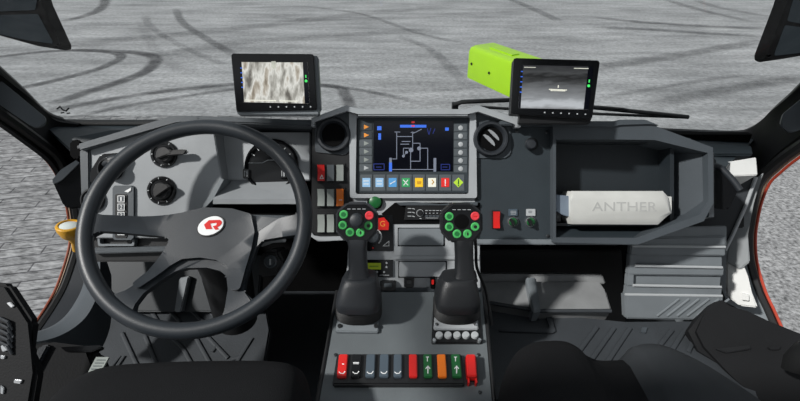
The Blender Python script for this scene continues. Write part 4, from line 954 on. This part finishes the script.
joystick(461.8, 223.2, 464, 456.5, 319, [(449.5, 216.6, 'keygreen'), (449.5, 227, 'keygreen'), (457.2, 234, 'keygreen'), (467.7, 234, 'keygreen'), (475.3, 226.8, 'keygreen'), (475.3, 216.2, 'keyred')], 'right joystick with octagonal head and five silver buttons on its base', 'grip2', True)
bm = B(); tube(bm, smooth([PT(x, y, d) for x, y, d in ((475, 236, .97), (476, 250, .98), (477, 268, 1.0), (486, 292, 1.03), (492, 325, 1.03))], 6), .0032, 8); solo('cable', bm, 'black', 'thin black cable running down the right side of the right joystick', 'cable')

#=================================================================== MONITORS
def picture(name, kind):
    m = bpy.data.materials.new(name); m.use_nodes = True; N = m.node_tree.nodes; L = m.node_tree.links; b = N['Principled BSDF']
    b.inputs['Base Color'].default_value = (.01, .01, .01, 1); b.inputs['Roughness'].default_value = .2; b.inputs['Emission Strength'].default_value = .8
    tc = N.new('ShaderNodeTexCoord'); sp = N.new('ShaderNodeSeparateXYZ'); L.new(tc.outputs['Generated'], sp.inputs[0])
    mp = N.new('ShaderNodeMapping'); L.new(tc.outputs['Generated'], mp.inputs['Vector'])
    n = N.new('ShaderNodeTexNoise'); L.new(mp.outputs[0], n.inputs['Vector']); r = N.new('ShaderNodeValToRGB'); n.inputs['Detail'].default_value = 5
    if kind == 'yard':
        mp.inputs['Scale'].default_value = (7, 1.2, 1.2); n.inputs['Scale'].default_value = 1.3
        r.color_ramp.elements[0].color = (.1, .1, .09, 1); r.color_ramp.elements[1].color = (.2, .17, .14, 1)
        for p, c in ((.34, (.16, .15, .13)), (.44, (.5, .49, .44)), (.54, (.9, .9, .84)), (.62, (.55, .5, .42)), (.7, (.3, .26, .2))):
            e = r.color_ramp.elements.new(p); e.color = c + (1,)
        L.new(n.outputs['Fac'], r.inputs['Fac']); L.new(r.outputs[0], b.inputs['Emission Color'])
    else:
        mp.inputs['Scale'].default_value = (1.5, 3, 3); n.inputs['Scale'].default_value = 2.5
        r.color_ramp.elements[0].color = (.3, .31, .32, 1); r.color_ramp.elements[1].color = (.03, .03, .035, 1)
        for p, c in ((.1, .62), (.16, .6), (.24, .34), (.42, .2), (.58, .12), (.64, .05), (.74, .012), (.84, .07), (.92, .05)):
            e = r.color_ramp.elements.new(p); e.color = (c * .95, c, c * 1.05, 1)
        a = N.new('ShaderNodeMath'); a.operation = 'MULTIPLY_ADD'; L.new(n.outputs['Fac'], a.inputs[0]); a.inputs[1].default_value = .3
        s2 = N.new('ShaderNodeMath'); s2.operation = 'SUBTRACT'; L.new(sp.outputs['Z'], s2.inputs[0]); s2.inputs[1].default_value = .15
        L.new(s2.outputs[0], a.inputs[2]); L.new(a.outputs[0], r.inputs['Fac']); L.new(r.outputs[0], b.inputs['Emission Color'])
    return m
M['yard'] = picture('camera picture of a bright yard', 'yard'); M['road'] = picture('camera picture of a grey road', 'road')
def monitor(fr, outline, screen, label, pic, stand, extras):
    t = thing('monitor', label, 'monitor', fr.p(*stand[2]), 'monitors on the dash top')
    bm = B(); prism(bm, fr, outline, -.03, 0, .003, rnd=.004); c = part('casing', bm, 'black', t)
    o = [fr.uv(x, y, 0) for x, y in outline]
    bm = B(); prism(bm, fr, [(x + (.7 if i in (0, 3) else -.7), y + (.7 if i < 2 else -.7)) for i, (x, y) in enumerate(outline)], -.001, .002, .001, rnd=.004); part('bezel', bm, 'gloss', t)
    bm = B(); prism(bm, fr, screen, .001, .0032, 0); s = part('screen', bm, pic, t)
    (x0, y0), (x1, y1), (x2, y2), (x3, y3) = screen
    q = lambda u, v: ((x0 * (1 - u) + x1 * u) * (1 - v) + (x3 * (1 - u) + x2 * u) * v, (y0 * (1 - u) + y1 * u) * (1 - v) + (y3 * (1 - u) + y2 * u) * v)
    bm = B(); prism(bm, fr, [q(.93, .0), q(1, .0), q(1, 1), q(.93, 1)], .003, .0036, 0); part('menu_bar', bm, 'scr', s); bm = B(); prism(bm, fr, [q(0, 0), q(.03, 0), q(.03, 1), q(0, 1)], .003, .0036, 0); part('menu_bar', bm, 'scr', s)
    bm = B(); lathe(bm, fr, *q(.965, .45), [(1.4, .0035), (1.4, .0042), (0, .0042)], 12); line(bm, fr, [q(.965, .32), q(.965, .36)], 1.2, .0042); part('menu_icon', bm, 'sgreen', s)
    bm = B(); [line(bm, fr, [q(.012, .12 * i + .15), q(.026, .12 * i + .15)], 1.0, .0042) for i in range(5)]; part('menu_text', bm, 'sblue', s)
    bm = B()
    for kind, pts, w in extras: line(bm, fr, [q(*p) for p in pts], w, .0042)
    part('overlay', bm, 'iwhite', s)
    bm = B(); a, b = outline[3], outline[2]
    for i in range(6):
        u = .42 + .1 * i; x = a[0] * (1 - u) + b[0] * u; y = a[1] * (1 - u) + b[1] * u; ys = (screen[2][1] * u + screen[3][1] * (1 - u)); yy = (y + ys) / 2
        lathe(bm, fr, x, yy, [(.75, .0015), (.75, .0032), (0, .0032)], 10)
    part('keys', bm, 'print', t)
    bm = B(); prism(bm, fr, stand, -.035, -.004 if pic == 'yard' else -.012, .002); part('stand', bm, 'midgrey' if pic == 'yard' else 'black', t)
    return t
M1 = Fr(274, 82, 1.0, tilt=-4, yaw=4)
monitor(M1, [(231, 53.5), (313.5, 54), (317, 110), (236.5, 112)], [(239.5, 62), (307.5, 62.5), (309.5, 103.5), (242, 102)], 'left monitor on the dash top showing a pale camera picture', 'yard', [(236, 110), (319, 108), (319, 115), (238, 115)],
        [('l', [(.5, .03), (.5, .1)], 4.5), ('l', [(.05, .95), (.5, .95)], 1.0), ('l', [(.56, .95), (.82, .95)], 1.0)])
bm = B(); prism(bm, M1, [(312, 55), (318, 56), (321, 110), (316, 111)], -.036, -.012, .002); part('side_housing', bm, 'midgrey', bpy.data.objects['monitor'])
M2 = Fr(555, 88, 1.0, tilt=-2, yaw=-4)
mm = monitor(M2, [(514, 58), (600, 60.5), (592, 119.5), (510.5, 114)], [(521, 65), (593.5, 66.5), (588.5, 109.5), (518.5, 108)], 'right monitor on the dash top showing a grey road picture', 'road', [(520, 112), (592, 117), (590, 124), (519, 124)],
        [('l', [(.42, .55), (.66, .56)], .9), ('l', [(.44, .58), (.64, .58)], .7), ('l', [(.54, .46), (.54, .5)], .9), ('l', [(.05, .05), (.2, .05)], .8), ('l', [(.74, .05), (.93, .05)], .8)])

#=================================================================== OUTSIDE
# lime turret housing in front
Z0 = 2.25
a0 = ONZ(468.5, 45.5, Z0); a1 = ONZ(512, 61.5, Z0); b0 = ONZ(493, 40.5, Z0); ax = (a1 - a0).normalized(); wd = b0 - a0; wd = (wd - ax * wd.dot(ax) * .6)
t = thing('turret_housing', 'lime yellow turret housing outside beyond the windshield', 'turret housing', a0 + ax * .5 + Vector((0, 0, -2.2)))
bm = B(); rings = []
for s, k in ((0, .93), (.015, 1.0), (.5, 1.0), (.74, 1.0), (.78, .92)):
    c = a0 + ax * s; h = .195
    prof = [(0.0, -.03), (.06, -.008), (.2, 0), (.85, 0), (1, -.04), (1, -h), (0, -h)]
    mid = c + wd * .5 + Vector((0, 0, -h / 2))
    rings.append([mid + (c + wd * u + Vector((0, 0, v)) - mid) * k for u, v in prof])
loft(bm, rings); part('shell', bm, 'lime', t)
bm = B(); c = a0 + ax * .12; loft(bm, [[c + wd * u + Vector((0, 0, z)) + ax * q for q, u in ((0, .35), (.22, .35), (.22, .6), (0, .6))] for z in (-.004, .006)]); part('lid', bm, 'lime', t)
bm = B()
for s, v in ((.05, -.1), (.24, -.11)):
    p = a0 + ax * s + Vector((0, 0, v)); nn = -wd.normalized(); tube(bm, [p - nn * .004, p + nn * .004], .008, 10)
part('bolts', bm, 'black', t)
bm = B(); c = a0 + ax * .72 + wd * .5; tube(bm, [c + Vector((0, 0, -.12)), c + Vector((0.05, -.1, -2.22))], .09, 16); part('support', bm, 'lime', t)
# wiper
t = thing('wiper', 'black windshield wiper lying along the bottom of the glass', 'wiper', WS(560, 112, -.02))
def W(x, y, h=-.022): return WS(x, y, h)
bm = B(); tube(bm, [W(454, 105), W(462, 102), W(485, 101), W(512, 100), (W(560, 104)), W(600, 108), W(640, 112), W(688, 117)], .0065, 8); part('arm', bm, 'black', t)
bm = B(); tube(bm, [W(480, 107), W(520, 109.5), W(600, 114), W(688, 117.5)], .0045, 8); tube(bm, [W(600, 107), W(623, 109), W(640, 113)], .004, 8); part('blade', bm, 'rubber', t)
bm = B(); tube(bm, [W(452, 106), W(458, 106)], .012, 12); part('pivot', bm, 'black', t)
# mirrors
def mir(fr, outer, panes, label):
    t = thing('side_mirror', label, 'mirror', fr.p(*outer[-1]), 'outside mirrors')
    bm = B(); prism(bm, fr, outer, -.10, 0, .012, rnd=.02); part('housing', bm, 'void', t)
    for q in panes:
        bm = B(); prism(bm, fr, q, -.001, .0025, .001, rnd=.008); part('mirror_glass', bm, 'mirror', t)
LM = Fr(30, 20, 1.75, tilt=-10, yaw=12)
mir(LM, [(-70, -60), (20, -60), (40, 0), (59, 41), (59.5, 45.5), (54, 47), (25, 42.5), (0, 35.5), (-70, 10)], [[(-60, -55), (18, -55), (37, 0), (35, 10), (0, 11.5), (-60, 12)], [(-60, 15), (0, 15), (38, 14), (54, 44), (28, 40.5), (0, 34.5), (-60, 12.5)]], 'left outside mirror in the upper left corner')
RM = Fr(785, 25, 1.75, tilt=-10, yaw=-12)
mir(RM, [(860, -60), (806, -60), (788, 0), (768, 52), (768, 57), (773, 59.5), (800, 55.5), (860, 45)], [[(852, -55), (810, -55), (793, 0), (787, 21), (800, 23.5), (852, 26)], [(785, 25), (800, 27), (852, 30), (852, 42), (800, 53), (773.5, 56)]], 'right outside mirror in the upper right corner')

#=================================================================== LIGHT
w = bpy.data.worlds.new('sky'); SC.world = w; w.use_nodes = True; N = w.node_tree.nodes; L = w.node_tree.links
bg = N['Background']; tc = N.new('ShaderNodeTexCoord'); sp = N.new('ShaderNodeSeparateXYZ'); L.new(tc.outputs['Generated'], sp.inputs[0])
rp = N.new('ShaderNodeValToRGB'); L.new(sp.outputs['Z'], rp.inputs['Fac'])
rp.color_ramp.elements[0].color = (.6, .62, .64, 1); rp.color_ramp.elements[1].color = (.84, .89, .94, 1)
L.new(rp.outputs[0], bg.inputs['Color']); bg.inputs['Strength'].default_value = .6
sun = bpy.data.objects.new('sun', bpy.data.lights.new('sun', 'SUN')); COL.objects.link(sun)
sun.data.energy = 4.2; sun.data.angle = math.radians(3); sun.data.color = (1, .98, .95)
SUN = Vector((-.78, -.45, .78)).normalized()
sun.rotation_euler = SUN.to_track_quat('Z', 'Y').to_euler(); sun.location = (0, 0, 6)

vs = SC.view_settings; vs.view_transform = 'Standard'; vs.look = 'None'; vs.gamma = 1; vs.exposure = 0; vs.use_curve_mapping = False
